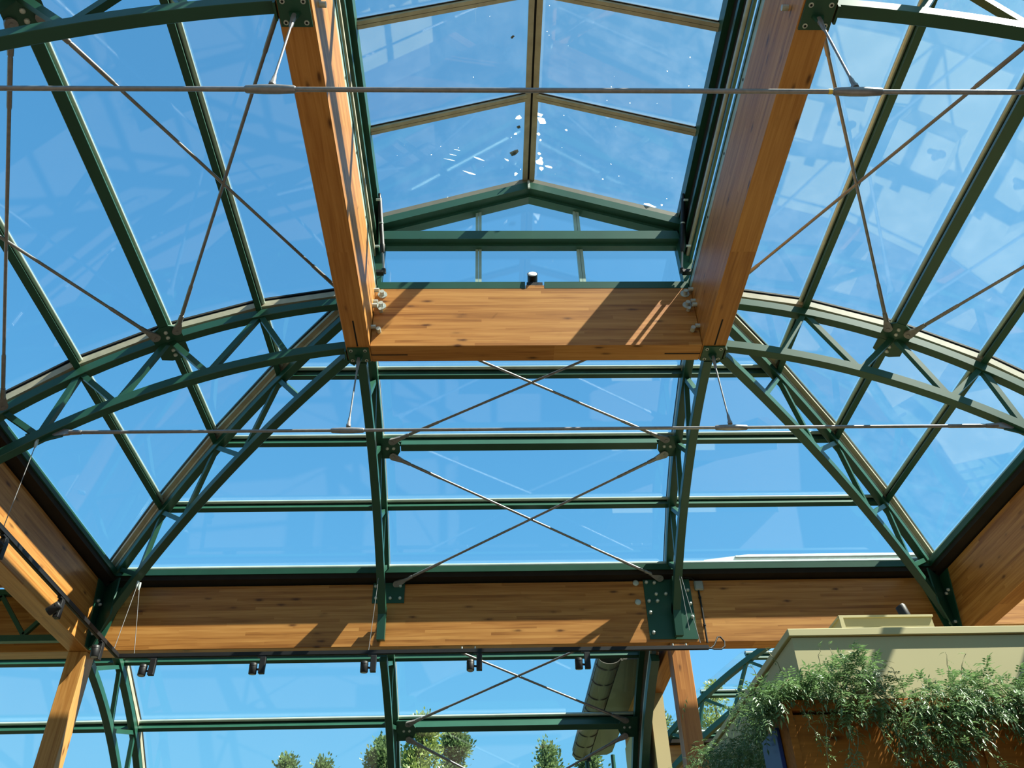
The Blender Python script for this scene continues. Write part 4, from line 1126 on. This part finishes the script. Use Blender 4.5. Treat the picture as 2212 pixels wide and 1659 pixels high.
# ------------------------------------------------------------------ trees outside
def tree(label, x, y, top, width, mat, seed, n=5200, size=0.17, group=None, base=-1.75, shape=1.0):
    r = random.Random(seed)
    t = thing('tree', label, 'tree', (x, y, base), group or 'trees outside the glass')
    MB().tube([(x, y, base), (x + 0.1, y, base + 3), (x, y, top - 0.8)], [0.22, 0.15, 0.03], 10).build('trunk', BARK, t)
    H = top - base; clumps = []
    for i in range(64):
        f = r.random() ** 0.8
        rad_ = width * (1 - f) ** (0.75 * shape) * r.uniform(0.25, 1.0) + 0.10
        th = r.uniform(0, 2 * PI)
        c = V((x + rad_ * cos(th), y + rad_ * sin(th), base + H * (0.28 + 0.70 * f)))
        clumps.append((c, 0.22 + 0.40 * (1 - f) * width / 2))
        if i < 22:
            MB().tube([(x, y, c.z - 0.7), ((x + c.x) / 2, (y + c.y) / 2, c.z - 0.35), c], [0.05, 0.03, 0.012], 6).build('branch', BARK, t)
    clumps.append((V((x, y, top - 0.25)), 0.18)); clumps.append((V((x + 0.1, y, top - 0.6)), 0.3))
    m = MB()
    for _ in range(n):
        c, R = r.choice(clumps)
        v = V((r.gauss(0, 1), r.gauss(0, 1), r.gauss(0, 1)))
        p = c + v * R * 0.55
        d = (v.normalized() + V((0, 0, r.uniform(0.2, 1.0)))).normalized()
        s = d.cross(V((r.gauss(0, 1), r.gauss(0, 1), r.gauss(0, 1)))).normalized()
        L = size * r.uniform(0.6, 1.3); W = L * 0.28
        m.add([p, p + d * L * 0.5 + s * W, p + d * L, p + d * L * 0.5 - s * W], [(0, 1, 2, 3)])
    me = bpy.data.meshes.new('foliage')
    l = V((x, y, base))
    me.from_pydata([q - l for q in m.v], [], m.f); me.materials.append(mat); me.update()
    o = bpy.data.objects.new('foliage', me); COL.objects.link(o); o.parent = t; o['kind'] = 'stuff'
def polar(az, el, dist):
    a = rad(az)
    return -0.535 + dist * sin(a), dist * cos(a), dist * math.tan(rad(el))
for i, (az, el, dist, w, mat, lab) in enumerate((
        (-6.6, 16.1, 27, 1.5, TREE, 'feathery green tree seen left of the middle lower truss'),
        (-4.3, 17.2, 25, 1.5, TREE2, 'yellowish green tree right behind the middle lower truss'),
        (-2.2, 16.6, 28, 1.3, TREE, 'pointed green tree under the falling brace rod'),
        (-12.6, 14.9, 30, 1.2, TREE, 'tree top just showing at the bottom edge at left'),
        (-10.3, 14.7, 31, 1.0, TREE, 'lower tree top at the bottom edge right of the leftmost one'),
        (3.5, 15.7, 28, 1.1, TREE, 'small feathery tree left of the zinc gutter'),
        (6.3, 15.0, 30, 1.2, TREE, 'tree behind the foot of the zinc gutter'),
        (14.6, 18.6, 33, 2.2, TREE2, 'broad pale green tree behind the right post'),
        (11.0, 17.0, 30, 1.0, TREE, 'thin tree seen left of the right post'))):
    x, y, z = polar(az, el, dist)
    tree(lab, x, y, z, w, mat, 20 + i, 14000 if i < 3 else 9000, 0.115)
